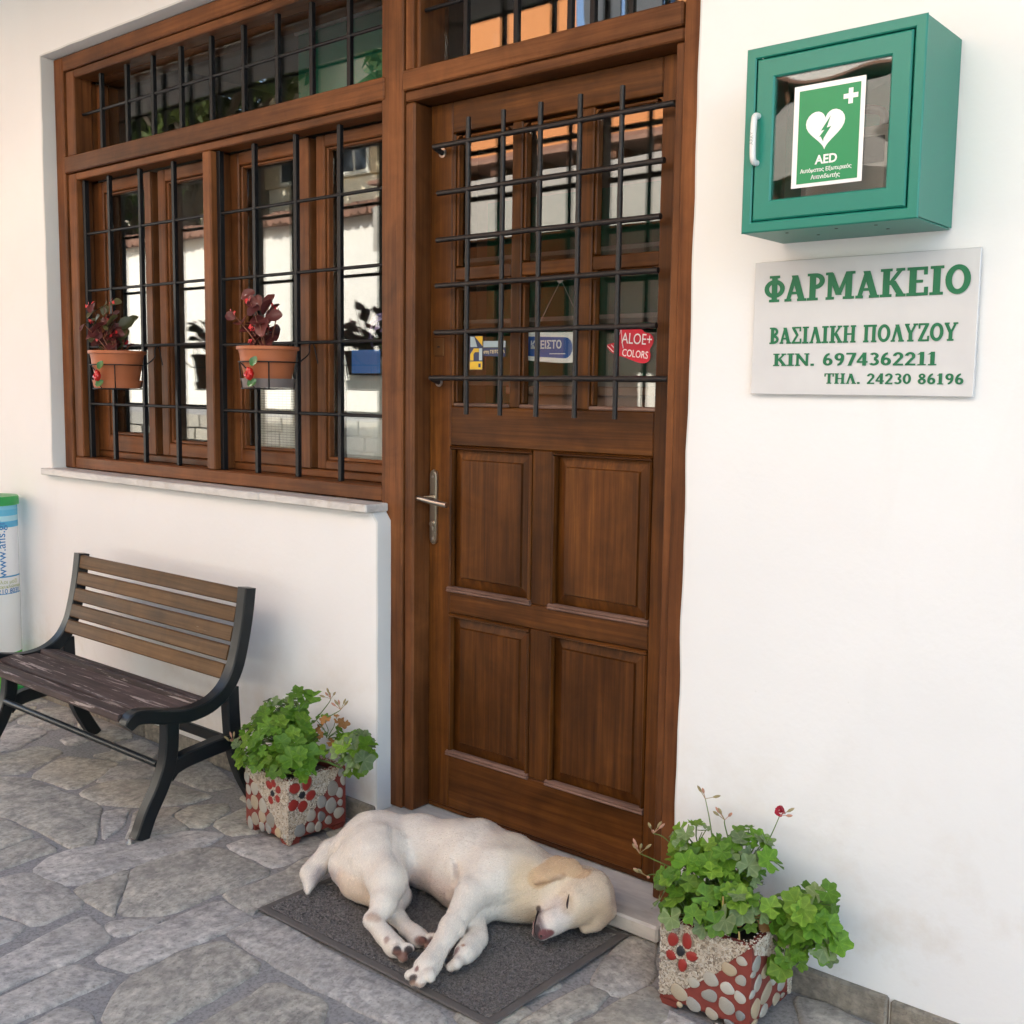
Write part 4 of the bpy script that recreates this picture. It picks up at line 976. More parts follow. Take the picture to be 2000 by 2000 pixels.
mb.build('line_drawing', WHITE_P, RS)
# papers inside the left window
def paper(name, label, x0, x1, z0, z1, y, m, cat='paper'):
    o = MB(); o.box(x0, x1, y, y+.001, z0, z1, 0)
    return tag(o.build(name, m, loc=((x0+x1)/2, y, z0)), label, cat)
t = NT('printed_table'); v = t.coords((1, 1, 1), rnd=False)
br = t.n('TexBrick'); br.offset = 0; br.inputs['Scale'].default_value = 1; br.inputs['Brick Width'].default_value = .022; br.inputs['Row Height'].default_value = .009; br.inputs['Mortar Size'].default_value = .0011
br.inputs['Color1'].default_value = (.60, .60, .55, 1); br.inputs['Color2'].default_value = (.55, .55, .5, 1); br.inputs['Mortar'].default_value = (.28, .28, .27, 1)
vr = t.n('VectorRotate', rotation_type='X_AXIS'); vr.inputs['Angle'].default_value = -math.pi/2; t.l(v, vr.inputs['Vector']); t.l(vr.outputs[0], br.inputs['Vector']); t.set(Base_Color=br.outputs[0], Roughness=.6)
paper('duty_roster', 'printed duty table taped inside the window below the right hanging pot', -1.28, -.99, 1.13, 1.36, .196, t.m)
paper('blue_poster', 'blue poster with white house mark inside the window beside the door', -.762, -.625, 1.400, 1.476, .189, plain('poster_blue', (.07, .20, .55), .5), 'poster')
paper('pink_flyer', 'pink and white flyer inside the window left of the wooden mullion', -1.585, -1.485, 1.17, 1.33, .20, plain('flyer_pink', (.55, .42, .50), .5), 'flyer')

DS = thing('display_stand', (-.70, .30, .05), 'grey display stand inside the window next to the door', 'display stand')
mb = MB(); mb.box(-.82, -.56, .215, .40, .052, 1.395, .004); mb.build('body', plain('stand_grey', (.42, .43, .42), .5), DS)
mb = MB(); mb.box(-.815, -.565, .2125, .2145, 1.13, 1.25, 0); mb.build('white_panel', plain('stand_white', (.70, .72, .72), .5), DS)
LOR = thing('lilac_bouquet', (-.69, .28, 1.396), 'lilac flower bouquet on the display stand inside the window', 'flowers')
mb = MB(); mb.lathe([(.02, 0), (.028, .03), (.018, .06)], (-.69, .28, 1.396), 16); mb.build('vase', plain('vase_white', (.6, .6, .62), .3), LOR, smooth=40)

# ================================================================== bench
BN = thing('park_bench', (-1.4, -.35, 0), 'weathered slatted bench with black cast iron frame beside the wall', 'bench')
def bench_side(x0, x1):
    S = [tuple(p) for p in spline([(-.150, .712), (-.163, .62), (-.182, .53), (-.205, .455), (-.245, .395), (-.305, .358), (-.38, .346), (-.455, .356), (-.515, .372), (-.560, .374), (-.586, .352)], 4)]
    mb = MB(); mb.ribbon(S, [.043]*(len(S)-3)+[.040, .036, .030], x0, x1)
    fr = [tuple(p) for p in spline([(-.440, .345), (-.442, .28), (-.452, .21), (-.480, .14), (-.520, .07), (-.550, .0)], 4)]
    mb.ribbon(fr, [.05, .048]+[.046]*(len(fr)-3)+[.052], x0+.001, x1-.001)
    rr = [tuple(p) for p in spline([(-.222, .40), (-.218, .30), (-.208, .20), (-.175, .10), (-.120, .0)], 4)]
    mb.ribbon(rr, .046, x0+.0015, x1-.0015)
    cr = [tuple(p) for p in spline([(-.455, .185), (-.40, .205), (-.33, .215), (-.27, .222), (-.21, .225)], 4)]
    mb.ribbon(cr, [.07, .06]+[.048]*(len(cr)-4)+[.052, .06], x0+.002, x1-.002)
    f = mb.build('side_frame', BENCH_IRON, BN, smooth=35)
    b = MB(); b.tube([(x1-.012, -.586, .002), (x1-.012, -.586, .016)], [.009, .007], 6); b.tube([(x1-.012, -.586, .001), (x1-.012, -.586, .004)], .013, 12); b.build('anchor_bolt', ZINC, f, smooth=40)
bench_side(-.905, -.860); bench_side(-1.940, -1.895)
def slat(y, z, ang, w, th, m, name):
    c, s = math.cos(ang), math.sin(ang); mb = MB(); e = .004
    prof = [(-w/2+e, -th/2), (w/2-e, -th/2), (w/2, -th/2+e), (w/2, th/2-e), (w/2-e, th/2), (-w/2+e, th/2), (-w/2, th/2-e), (-w/2, -th/2+e)]
    q = [(y+u*c-v*s, z+u*s+v*c) for u, v in prof]
    mb.prism(q, lambda a, b: (-1.8945, a, b), lambda a, b: (-.9055, a, b)); mb.build(name, m, BN, loc=(-1.4, y, z))
for k, (y, z) in enumerate(((-.160, .683), (-.172, .622), (-.186, .561), (-.202, .502), (-.222, .445))):
    slat(y, z, R(81-2.5*k), .049, .022, W_SLAT, 'back_slat')
for y, z, a in ((-.562, .370, R(-10)), (-.455, .359, R(8)), (-.378, .351, R(2)), (-.301, .358, R(-12))): slat(y, z, a, .070, .024, W_SEAT, 'seat_slat')
mb = MB(); mb.tube([(-1.896, -.470, .205), (-.904, -.470, .205)], .011, 10); mb.build('stretcher', BENCH_IRON, BN, smooth=40)
mb = MB(); mb.box(-1.894, -.906, -.235, -.222, .205, .240, .002); mb.build('stretcher', BENCH_IRON, BN)

# ================================================================== battery recycling tube
BT = thing('battery_recycling_tube', (-2.70, -.13, 0), 'tall clear battery recycling tube with green lid beside the bench', 'recycling bin')
cx, cy_, rr = -2.70, -.13, .10
TG = plain('tube_green', (.02, .30, .07), .35)
mb = MB(); mb.lathe([(rr+.012, 0), (rr+.012, .05), (rr+.004, .055)], (cx, cy_, 0), 40); mb.build('base', TG, BT, smooth=40)
mb = MB(); mb.lathe([(rr+.006, .838), (rr+.006, .870), (rr+.002, .876), (0.001, .884)], (cx, cy_, 0), 40); mb.build('lid', TG, BT, smooth=40)
t = NT('printed_film')
sp = t.n('SeparateXYZ'); tc = t.n('TexCoord'); t.l(tc.outputs['Object'], sp.inputs[0])
mr = t.n('MapRange'); mr.inputs['From Min'].default_value = 0; mr.inputs['From Max'].default_value = .84; t.l(sp.outputs[2], mr.inputs[0])
cr = t.n('ValToRGB'); cr.color_ramp.interpolation = 'CONSTANT'
stops = [(0, (.62, .66, .62)), (.06, (.10, .45, .05)), (.24, (.70, .72, .70)), (.545, (.05, .25, .5)), (.550, (.72, .73, .72)), (.632, (.10, .30, .5)), (.637, (.74, .75, .75)), (.885, (.08, .38, .60)), (.915, (.35, .62, .70)), (.945, (.10, .42, .62)), (.975, (.16, .48, .66))]
e = cr.color_ramp.elements
while len(e) < len(stops): e.new(.5)
for i, (p, c) in enumerate(stops): e[i].position = p; e[i].color = c+(1,)
t.l(mr.outputs[0], cr.inputs[0]); t.set(Base_Color=cr.outputs[0], Roughness=.18); t.b.inputs['Coat Weight'].default_value = .4
mb = MB(); mb.lathe([(rr, .056), (rr, .8375)], (cx, cy_, 0), 48); mb.build('tube', t.m, BT, smooth=40, loc=(cx, cy_, 0))
def wrap_text(body, size, mat, ang, z, vertical, offset=.0002, xs=1.):
    c = bpy.data.curves.new('t', 'FONT'); c.body = body; c.size = size; c.align_x = 'CENTER'; c.align_y = 'CENTER'; c.extrude = .0001; c.offset = offset
    o = bpy.data.objects.new('t', c); me = bpy.data.meshes.new_from_object(o); bpy.data.objects.remove(o)
    for v in me.vertices:
        u, w = (v.co.x*xs, v.co.y)
        if vertical: u, w = -w, u
        a = ang+u/rr
        v.co = ((rr+.0012+v.co.z)*math.cos(a), (rr+.0012+v.co.z)*math.sin(a), z+w)
    me.materials.clear(); me.materials.append(mat)
    o = bpy.data.objects.new('lettering', me); link(o, BT)
PBL = plain('print_blue', (.03, .18, .42), .4); POL = plain('print_olive', (.35, .40, .15), .4)
vang = math.atan2(-2.24-cy_, 1.98-cx)
wrap_text('www.afis.gr', .052, PBL, vang+.32, .655, True)
wrap_text('Όλοι μαζί', .022, POL, vang+.52, .512, False); wrap_text('ανακυκλώνουμε', .018, POL, vang+.62, .492, False); wrap_text('210 8030', .028, PBL, vang+.62, .472, False)

# ================================================================== door mat
def m_mat():
    t = NT('looped_vinyl'); v = t.coords((1, 1, 1), rnd=False)
    n1 = t.noise(v, 120, 4, .7, 1.5); n2 = t.noise(v, 3, 3); vo = t.n('TexVoronoi'); vo.inputs['Scale'].default_value = 190; t.l(v, vo.inputs['Vector'])
    c = t.mix(t.ramp(n1, [(.34, 0.), (.62, 1.)]), (.022, .020, .018), (.215, .195, .182))
    c = t.mix(t.ramp(n2, [(.45, 0.), (.75, .4)]), c, (.20, .18, .162))
    t.set(Base_Color=c, Roughness=.75); b = t.bump(n1, .9, .006); t.bump(vo.outputs['Distance'], .5, .004, b); return t.m
DM = thing('door_mat', (.155, -.315, 0), 'dark grey looped door mat under the sleeping dog', 'door mat')
MX0, MX1, MY0, MY1 = -.250, .552, -.592, -.068
nx, ny = 200, 132
xs = np.linspace(MX0+.022, MX1-.022, nx); ys = np.linspace(MY0+.022, MY1-.022, ny)
V = []
for y in ys:
    for x in xs:
        V.append((x, y, .0085+.0042*mnoise.noise((x*170, y*170, 0))+.0016*mnoise.noise((x*75, y*75, 5))))
F = [(j*nx+i, j*nx+i+1, (j+1)*nx+i+1, (j+1)*nx+i) for j in range(ny-1) for i in range(nx-1)]
MB().add(V, F).build('pile', m_mat(), DM)
EDGE = plain('mat_rubber_edge', (.105, .094, .086), .7, nz=.3, scale=25, bump=.3)
mb = MB(); pr = [(0, .0042), (.0, .0055), (.004, .0075), (.020, .0078), (.026, .0068), (.026, .0042)]
def mrect(d): return [(MX0+d, MY0+d), (MX1-d, MY0+d), (MX1-d, MY1-d), (MX0+d, MY1-d)]
V = [(x, y, z) for d, z in pr for x, y in mrect(d)]
F = [(r*4+k, r*4+(k+1) % 4, ((r+1) % 6)*4+(k+1) % 4, ((r+1) % 6)*4+k) for r in range(6) for k in range(4)]
mb.add(V, F); mb.build('rubber_edge', EDGE, DM)

# ================================================================== planters with pebbles
RED_C = plain('red_cement', (.19, .032, .022), .75, nz=.35, scale=30, bump=.5)
def m_pebble():
    t = NT('pebble'); oi = t.n('ObjectInfo')
    base = t.ramp(oi.outputs['Random'], [(0, (.40, .37, .31)), (.2, (.24, .24, .23)), (.4, (.46, .42, .34)), (.55, (.17, .18, .18)), (.7, (.46, .35, .21)), (.85, (.31, .30, .27)), (1, (.52, .49, .42))])
    v = t.coords(); f = t.noise(v, 60, 5, .6); g = t.noise(v, 12, 3)
    c = t.mix(t.ramp(f, [(.35, .30), (.6, 0.)]), base, (.15, .15, .14)); c = t.mix(t.ramp(g, [(.5, 0.), (.8, .4)]), c, (.5, .48, .42))
    t.set(Base_Color=c, Roughness=.42); t.bump(f, .15, .001); return t.m
PEB = m_pebble(); PETAL = plain('red_pebble', (.27, .022, .016), .4, nz=.25, scale=50, bump=.1); DARKP = plain('dark_pebble', (.015, .017, .022), .4)
def m_gravel():
    t = NT('fine_gravel'); v = t.coords((1, 1, 1), rnd=False); vo = t.n('TexVoronoi'); vo.inputs['Scale'].default_value = 150; t.l(v, vo.inputs['Vector'])
    w = t.n('TexWhiteNoise'); t.l(vo.outputs['Position'], w.inputs['Vector'])
    c = t.ramp(w.outputs['Value'], [(0, (.54, .47, .37)), (.45, (.44, .36, .27)), (.7, (.60, .55, .47)), (.9, (.24, .19, .14)), (1, (.50, .42, .32))]); t.set(Base_Color=c, Roughness=.5); return t.m
GRAV = m_gravel(); BED = plain('gravel_cement', (.23, .18, .135), .9, nz=.4, scale=90, bump=.3)
SOIL = plain('potting_soil', (.035, .024, .016), .95, nz=.5, scale=80, bump=.8)
def peb_mesh(k):
    m = MB(); n = 18; V = []; F = []
    for r, d in ((1, 0), (.96, .35), (.80, .72), (.42, .95)):
        for i in range(n):
            a = 2*math.pi*i/n; q = r*(1+.26*mnoise.noise((math.cos(a)*.9, math.sin(a)*.9, k*3.7))); V.append((q*math.cos(a), -d, q*math.sin(a)))
    V.append((0, -1, 0))
    for j in range(3):
        for i in range(n): F.append((j*n+i, j*n+(i+1) % n, (j+1)*n+(i+1) % n, (j+1)*n+i))
    for i in range(n): F.append((3*n+i, 3*n+(i+1) % n, 4*n))
    m.add(V, F); return m
PEBM = [peb_mesh(k).mesh('pebble', PEB, smooth=80) for k in range(5)]
PETM = [peb_mesh(k+7).mesh('petal_pebble', PETAL, smooth=80) for k in range(3)]; DKM = peb_mesh(3).mesh('centre_pebble', DARKP, smooth=80)
def planter(name, label, origin, ex, ey, h, faceA, faceB, gravA, gravB):
    """origin: front corner; ex: unit vector from that corner along face A (away to the left); ey along face B"""
    W = .213; O = Vector(origin); ex = Vector(ex).normalized(); ey = Vector(ey).normalized(); up = Vector((0, 0, 1))
    t = thing(name, O+(ex+ey)*W*.5, label, 'planter', 'pebble mosaic planters beside the door')
    def L(u, v, z): return O+ex*u+ey*v+up*z
    mb = MB()
    th = .018
    ring = lambda i, z: [L(i, i, z), L(W-i, i, z), L(W-i, W-i, z), L(i, W-i, z)]
    lv = [(.002, .018), (0, .024), (0, h-.006), (.004, h), (th-.004, h), (th, h-.004), (th, h-.03)]
    V = [p for i, z in lv for p in ring(i, z)]; n = len(lv)
    F = [(r*4+k, r*4+(k+1) % 4, (r+1)*4+(k+1) % 4, (r+1)*4+k) for r in range(n-1) for k in range(4)]+[(0, 1, 2, 3)]
    mb.add(V, F)
    mb.build('box', RED_C, t)
    for u in (0, W-.045):       # corner feet
        for v in (0, W-.045):
            m = MB(); q = [L(u+a*.045, v+b*.045, 0) for a, b in ((.12, .12), (.88, .12), (.88, .88), (.12, .88))]; q2 = [L(u+a*.045, v+b*.045, .0175) for a, b in ((0, 0), (1, 0), (1, 1), (0, 1))]
            m.add(q+q2, [(0, 1, 2, 3), (4, 5, 6, 7)]+[(i, (i+1) % 4, 4+(i+1) % 4, 4+i) for i in range(4)]); m.build('foot', RED_C, t)
    m = MB(); m.add([L(th+.001, th+.001, h-.022), L(W-th-.001, th+.001, h-.02), L(W-th-.001, W-th-.001, h-.022), L(th+.001, W-th-.001, h-.02)], [(0, 1, 2, 3)]); m.build('soil', SOIL, t)
    base = t.location
    for face, items, grav in (('A', faceA, gravA), ('B', faceB, gravB)):
        d = ex if face == 'A' else ey; nrm = (-ey if face == 'A' else -ex)
        def FP(u, v): return O+d*(u*W)+up*(v*h)
        basis = Matrix((d, -nrm, up)).transposed()   # local x along face, -y outwards, z up
        taken = []
        for kind, u, v, ru, rv, ang in items:
            me = {'p': random.choice(PEBM), 'r': random.choice(PETM), 'd': DKM}[kind]
            o = bpy.data.objects.new(me.name.split('.')[0], me); link(o, t)
            M = basis @ Matrix.Rotation(R(ang), 3, 'Y') @ Matrix.Diagonal((ru*W*.94, .0042 if kind == 'p' else .0038, rv*h*.94))
            o.matrix_local = Matrix.Translation(FP(u, v)+nrm*.0005-base) @ M.to_4x4()
            taken.append((u, v, max(ru*W, rv*h)))
        bed = MB(); bed.prism(grav, lambda u, v: FP(min(max(u, .004), .996), min(max(v, .03), .988))-nrm*.0004, lambda u, v: FP(min(max(u, .004), .996), min(max(v, .03), .988))+nrm*.0005); bed.build('gravel_bed', BED, t)
        V = []; F = []
        for k in range(6500):          # fine gravel pressed into the cement
            u, v = random.uniform(-.006, 1.006), random.uniform(.03, 1.004)
            if not inside((min(max(u, .001), .999), min(v, .999)), grav): continue
            if any((u-a)**2*W*W+(v-b)**2*h*h < (c*.86)**2 for a, b, c in taken): continue
            s = random.uniform(.0018, .0032); p = FP(u, v)+nrm*.0007; a = random.uniform(0, 3.14)
            x = (d*math.cos(a)+up*math.sin(a))*s; y = (-d*math.sin(a)+up*math.cos(a))*s*random.uniform(.6, .95); b = len(V)
            V += [p+x, p+y, p-x, p-y, p+x*.4+y*.3+nrm*s*.75, p-x*.35+y*.3+nrm*s*.7, p-y*.4+nrm*s*.7]
            F += [(b, b+1, b+4), (b+1, b+5, b+4), (b+1, b+2, b+5), (b+2, b+3, b+6), (b+2, b+6, b+5), (b+3, b, b+6), (b, b+4, b+6), (b+4, b+5, b+6)]
        g = MB(); g.add(V, F); tag(g.build('gravel', GRAV, t), kind='stuff')
    V = []; F = []
    for k in range(1500):
        u, v = random.uniform(-.001, W+.001), random.uniform(-.001, W+.001)
        if th < u < W-th and th < v < W-th: continue
        s = random.uniform(.0018, .0034); p = L(u, v, h+.0003+random.uniform(-.002, .001)); a = random.uniform(0, 3.14); nrm = up; d = ex
        x = (d*math.cos(a)+ey*math.sin(a))*s; y = (-d*math.sin(a)+ey*math.cos(a))*s*random.uniform(.6, .95); b = len(V)
        V += [p+x, p+y, p-x, p-y, p+x*.4+y*.3+nrm*s*.75, p-x*.35+y*.3+nrm*s*.7, p-y*.4+nrm*s*.7]
        F += [(b, b+1, b+4), (b+1, b+5, b+4), (b+1, b+2, b+5), (b+2, b+3, b+6), (b+2, b+6, b+5), (b+3, b, b+6), (b, b+4, b+6), (b+4, b+5, b+6)]
    g = MB(); g.add(V, F); tag(g.build('rim_gravel', GRAV, t), kind='stuff')
    return t
def conv(lst, xa, xb, b0, b1, t0, t1, flip):
    out = []
    for kind, x, y, rx, ry, ang in lst:
        s = (x-xa)/(xb-xa); yb = b0+(b1-b0)*s; yt = t0+(t1-t0)*s
        u = 1-s if flip else s
        out.append((kind, u, (yb-y)/(yb-yt), rx/abs(xb-xa), ry/(yb-yt), ang))
    return out
# face A runs from the front corner to the left, so its u is counted from the corner
LA = conv([('p', 210, 1095, 28, 62, 15), ('p', 225, 1215, 26, 55, 8), ('p', 290, 1210, 45, 72, 14), ('p', 228, 1365, 30, 58, 12), ('p', 288, 1350, 42, 76, 10), ('p', 370, 1385, 42, 82, 14), ('p', 238, 1560, 28, 78, 12), ('p', 290, 1515, 42, 72, 4), ('p', 362, 1490, 38, 74, 14), ('p', 362, 1598, 30, 52, 24), ('p', 425, 1612, 30, 58, 14), ('p', 450, 1530, 44, 88, 5), ('p', 525, 1655, 32, 62, 14), ('p', 590, 1700, 20, 34, 0),
           ('r', 440, 1175, 34, 42, -10), ('r', 485, 1160, 24, 48, 10), ('r', 532, 1225, 30, 40, 15), ('r', 455, 1330, 26, 48, 15), ('r', 525, 1315, 26, 42, -30), ('d', 475, 1262, 24, 32, 0)], 195, 625, 1610, 1805, 965, 1150, True)
LB = conv([('p', 742, 1640, 66, 76, -30), ('p', 855, 1615, 50, 62, -25), ('p', 937, 1605, 44, 52, -25), ('p', 862, 1490, 56, 66, -10), ('p', 970, 1505, 42, 64, -6), ('p', 1046, 1545, 42, 50, -20), ('p', 975, 1355, 54, 74, -32), ('p', 1074, 1400, 64, 84, -14), ('p', 1160, 1470, 60, 64, -16), ('p', 1175, 1370, 32, 38, -8), ('p', 1098, 1222, 62, 90, -24), ('p', 1168, 1272, 42, 60, -14), ('p', 1206, 1150, 30, 58, -10), ('p', 1188, 1065, 38, 50, -25),
           ('r', 690, 1222, 66, 56, 25), ('r', 818, 1168, 48, 82, 12), ('r', 858, 1290, 58, 52, -10), ('r', 772, 1395, 52, 66, 22), ('r', 672, 1382, 58, 62, -35), ('d', 765, 1285, 40, 42, 0)], 625, 1238, 1805, 1618, 1150, 993, False)
PL1 = planter('mosaic_planter', 'pebble mosaic planter with two red flowers between bench and door', (-.503, -.291, 0), (-.208, .006, 0), (.010, .212, 0), .2, LA, LB,
        [(0, 1), (0, .02), (.18, .12), (.42, .42), (.62, .62), (.80, .80), (1, .86), (1, 1)], [(0, 1), (0, .0), (.12, .12), (.30, .30), (.55, .58), (.78, .80), (.92, 1)])
RA = conv([('p', 305, 1618, 86, 66, -6), ('p', 437, 1540, 58, 48, -5), ('p', 580, 1508, 72, 66, 0), ('p', 735, 1427, 72, 56, 8), ('p', 838, 1358, 50, 42, 0), ('p', 840, 1520, 50, 52, 12), ('p', 725, 1585, 66, 56, 0), ('p', 578, 1648, 74, 60, 8), ('p', 836, 1662, 55, 52, 0), ('p', 437, 1722, 73, 58, -4), ('p', 725, 1735, 76, 72, 4), ('p', 600, 1800, 62, 48, 0), ('p', 846, 1818, 46, 46, 0), ('p', 318, 1722, 30, 26, 0), ('p', 760, 1880, 60, 26, -10), ('p', 880, 1920, 30, 26, 0), ('p', 660, 1900, 30, 20, 0),
           ('r', 240, 1178, 46, 66, -22), ('r', 366, 1190, 44, 74, 6), ('r', 226, 1310, 50, 48, 15), ('r', 412, 1325, 56, 46, 24), ('r', 332, 1392, 40, 62, -10), ('d', 312, 1278, 40, 50, -15)], 130, 923, 1708, 2001, 1000, 1245, True)
RB = conv([('p', 960, 1388, 38, 72, -8), ('p', 1040, 1440, 38, 62, 6), ('p', 1122, 1482, 36, 76, 4), ('p', 1188, 1535, 36, 74, 4), ('p', 934, 1470, 24, 30, 0), ('p', 978, 1545, 34, 66, -8), ('p', 1056, 1625, 54, 74, -10), ('p', 1142, 1675, 33, 58, 4), ('p', 967, 1760, 42, 88, 3), ('p', 1040, 1770, 36, 54, 0), ('p', 934, 1635, 24, 36, 0), ('p', 1198, 1640, 18, 24, 0), ('p', 958, 1880, 30, 30, 0)], 923, 1275, 2001, 1632, 1245, 927, False)
PL2 = planter('mosaic_planter', 'pebble mosaic planter with one big red flower right of the door', (.981, -.251, 0), (-.221, -.016, 0), (-.010, .218, 0), .2, RA, RB,
        [(0, 1), (.04, .97), (.20, .80), (.35, .60), (.55, .42), (.85, .16), (1, .12), (1, 1)], [(.02, 1), (.05, .90), (.30, .78), (.62, .62), (.88, .40), (.92, .05), (1, .02), (1, 1)])

# ================================================================== geraniums
G_LEAF = [m_leaf('geranium_leaf', (.070, .185, .012), (.145, .300, .026), .5, .3, True), m_leaf('geranium_leaf_light', (.12, .255, .018), (.22, .37, .045), .5, .32, True), m_leaf('geranium_leaf_dry', (.28, .12, .04), (.36, .20, .07), .7, .1), m_leaf('geranium_leaf_grey', (.13, .21, .08), (.20, .28, .12), .5, .25, True)]
STEM = plain('green_stem', (.10, .17, .035), .5); STEM_R = plain('reddish_stem', (.20, .07, .04), .5)
def scallop_mesh(mat, k, lobes=7):
    V = [(0, 0, 0)]; F = []; n = lobes*6; ph = k*1.3
    for ring, rr_ in ((1, .45), (2, 1.)):
        for i in range(n+1):
            a = -math.pi*.90+2*math.pi*.90*i/n
            lob = 1-.24*abs(math.sin(lobes*a/2*1.05+ph))**3-(.06*abs(math.sin(lobes*a*1.6+ph)) if ring == 2 else 0)
            q = rr_*(lob if ring == 2 else 1)*(1+.08*math.sin(3*a+ph))
            z = .34*q*q*(.75+.25*math.sin(k))-.02+.09*math.sin(lobes*a+ph)*(rr_**2)
            V.append((q*math.cos(a), q*math.sin(a), z*.6))
    m = n+1
    for i in range(n): F.append((0, 1+i, 2+i)); F.append((1+i, 1+m+i, 2+m+i, 2+i))
    b = MB(); b.add(V, F); me = bpy.data.meshes.new('leaf'); me.from_pydata(V, [], F); me.materials.append(mat)
    me.polygons.foreach_set('use_smooth', [True]*len(me.polygons)); return me
GM = {i: [scallop_mesh(m, k, 5 if k % 2 else 6) for k in range(4)] for i, m in enumerate(G_LEAF)}
def place_leaf(parent, me, p, n, s, roll, name='leaf', tip=None):
    n = Vector(n).normalized(); x = Vector(tip) if tip is not None else n.orthogonal()
    x = (x-n*x.dot(n)); x = x.normalized() if x.length > 1e-4 else n.orthogonal().normalized()
    y = n.cross(x); M = Matrix((x, y, n)).transposed() @ Matrix.Rotation(roll, 3, 'Z')
    o = bpy.data.objects.new(name, me); link(o, parent)
    o.matrix_local = Matrix.Translation(Vector(p)-wloc(parent)) @ (M*s).to_4x4()
    return o
def geranium(loc, label, clumps, seed):
    rs = random.Random(seed)
    t = thing('geranium_plant', loc, label, 'plant', 'geraniums growing in the mosaic planters')
    st = MB(); base = Vector(loc)
    for c, rad, n, kinds, smin_, smax in clumps:
        c = Vector(c)
        stem_top = base.lerp(c, .9); st.tube(spline([base+Vector((rs.uniform(-.04, .04), rs.uniform(-.04, .04), -.02)), base.lerp(c, .5)+Vector((0, 0, .02)), stem_top], 3), [.004]*3+[.0035]*4, 6)
        for i in range(n):
            d = Vector((rs.gauss(0, 1), rs.gauss(0, 1), rs.gauss(.25, .8))); d.normalize()
            p = c+Vector((d.x*rad[0], d.y*rad[1], d.z*rad[2]))*rs.uniform(.55, 1.0)
            nrm = (d*.75+Vector((.22, -.35, .65))+Vector((rs.uniform(-.35, .35), rs.uniform(-.35, .35), rs.uniform(-.2, .3))))
            place_leaf(t, rs.choice(GM[rs.choice(kinds)]), p, nrm, rs.uniform(smin_, smax)*rs.choice((.62, .85, 1., 1., 1.12)), rs.uniform(0, 6.28))
            if rs.random() < .7:
                q = p-nrm.normalized()*.003; st.tube([q, q.lerp(c, .5)-Vector((0, 0, .012)), q.lerp(stem_top, .9)-Vector((0, 0, .015))], [.0011, .0013, .0016], 5)
    st.build('stem', STEM, t, smooth=60)
    return t
c0 = Vector((-.605, -.185, .2))
G1 = geranium(tuple(c0), 'lush geranium spilling from the planter between bench and door', [
    (c0+Vector((-.03, -.04, .10)), (.115, .105, .075), 80, [0, 0, 0, 1], .022, .034), (c0+Vector((-.07, .02, .15)), (.085, .08, .05), 34, [0, 0, 3], .021, .031), (c0+Vector((.05, -.08, .03)), (.10, .06, .04), 34, [0, 0, 1], .022, .033), (c0+Vector((-.06, -.09, .03)), (.08, .05, .04), 24, [0, 1, 0], .022, .032), (c0+Vector((.06, -.05, .06)), (.09, .08, .065), 34, [0, 0, 1], .026, .037),
    (c0+Vector((.0, .02, .205)), (.05, .05, .022), 9, [0], .026, .036), (c0+Vector((.10, .06, .12)), (.06, .05, .055), 16, [2, 2, 0, 2], .016, .026), (c0+Vector((.225, .045, .09)), (.065, .05, .055), 22, [1, 1, 0, 3], .028, .040), (c0+Vector((.205, .03, .03)), (.04, .03, .03), 4, [1, 3], .024, .030), (c0+Vector((-.14, -.07, .05)), (.05, .05, .06), 14, [0, 3], .018, .028)], 3)
c1 = Vector((.868, -.145, .2))
G2 = geranium(tuple(c1), 'flowering geranium spilling over the planter right of the door', [
    (c1+Vector((-.05, -.03, .075)), (.105, .10, .065), 74, [0, 1, 1, 0], .020, .031), (c1+Vector((-.04, -.09, .03)), (.10, .05, .045), 40, [0, 1, 3], .020, .030), (c1+Vector((.02, .02, .13)), (.085, .08, .06), 40, [0, 3, 0], .022, .032), (c1+Vector((.06, -.05, .05)), (.08, .07, .055), 26, [0, 1, 3], .024, .036), (c1+Vector((-.09, .0, .15)), (.06, .06, .04), 16, [0, 3, 1], .018, .028),
    (c1+Vector((.160, .02, .03)), (.070, .06, .065), 40, [0, 1, 0], .026, .036), (c1+Vector((.195, .03, .0)), (.052, .05, .055), 26, [0, 0, 3], .024, .034), (c1+Vector((.150, -.01, -.045)), (.045, .045, .045), 16, [0, 1], .020, .030), (c1+Vector((.215, .03, .10)), (.03, .03, .03), 4, [0, 3], .020, .028), (c1+Vector((.0, .0, .02)), (.11, .10, .03), 22, [3, 0, 2], .018, .028)], 5)
BUD = plain('flower_bud', (.30, .24, .11), .6); PINK = plain('pink_petal', (.48, .24, .16), .5); CRIM = plain('crimson_petal', (.35, .008, .03), .5)
def sprig(plant, pts, buds, flower=None):
    m = MB(); sp_ = spline(pts, 4); m.tube(sp_, [.0018-.0009*i/len(sp_) for i in range(len(sp_))], 5); m.build('flower_stem', STEM, plant, smooth=60)
    top = Vector(pts[-1]); rs = random.Random(hash(tuple(map(float, pts[0]))) & 255)
    for k in range(buds):
        d = Vector((rs.uniform(-1, 1), rs.uniform(-1, 1), rs.uniform(.2, 1))).normalized(); b = MB(); q = top+d*.018
        b.tube([top, q], .0008, 4); b.tube([q, q+d*.006, q+d*.013, q+d*.018], [.0012, .0034, .0030, .0006], 7); b.build('bud', BUD if k % 3 else PINK, plant, smooth=60)
    if flower:
        for k in range(4):
            d = Vector((rs.uniform(-1, 1), rs.uniform(-1, 1), rs.uniform(-.6, .5))).normalized()
            place_leaf(plant, PETALM[flower], top+Vector((0, 0, .01))+d*.006, d, .011, 0, 'petal')
PETALM = {'c': scallop_mesh(CRIM, 1, 3), 'p': scallop_mesh(PINK, 2, 3)}
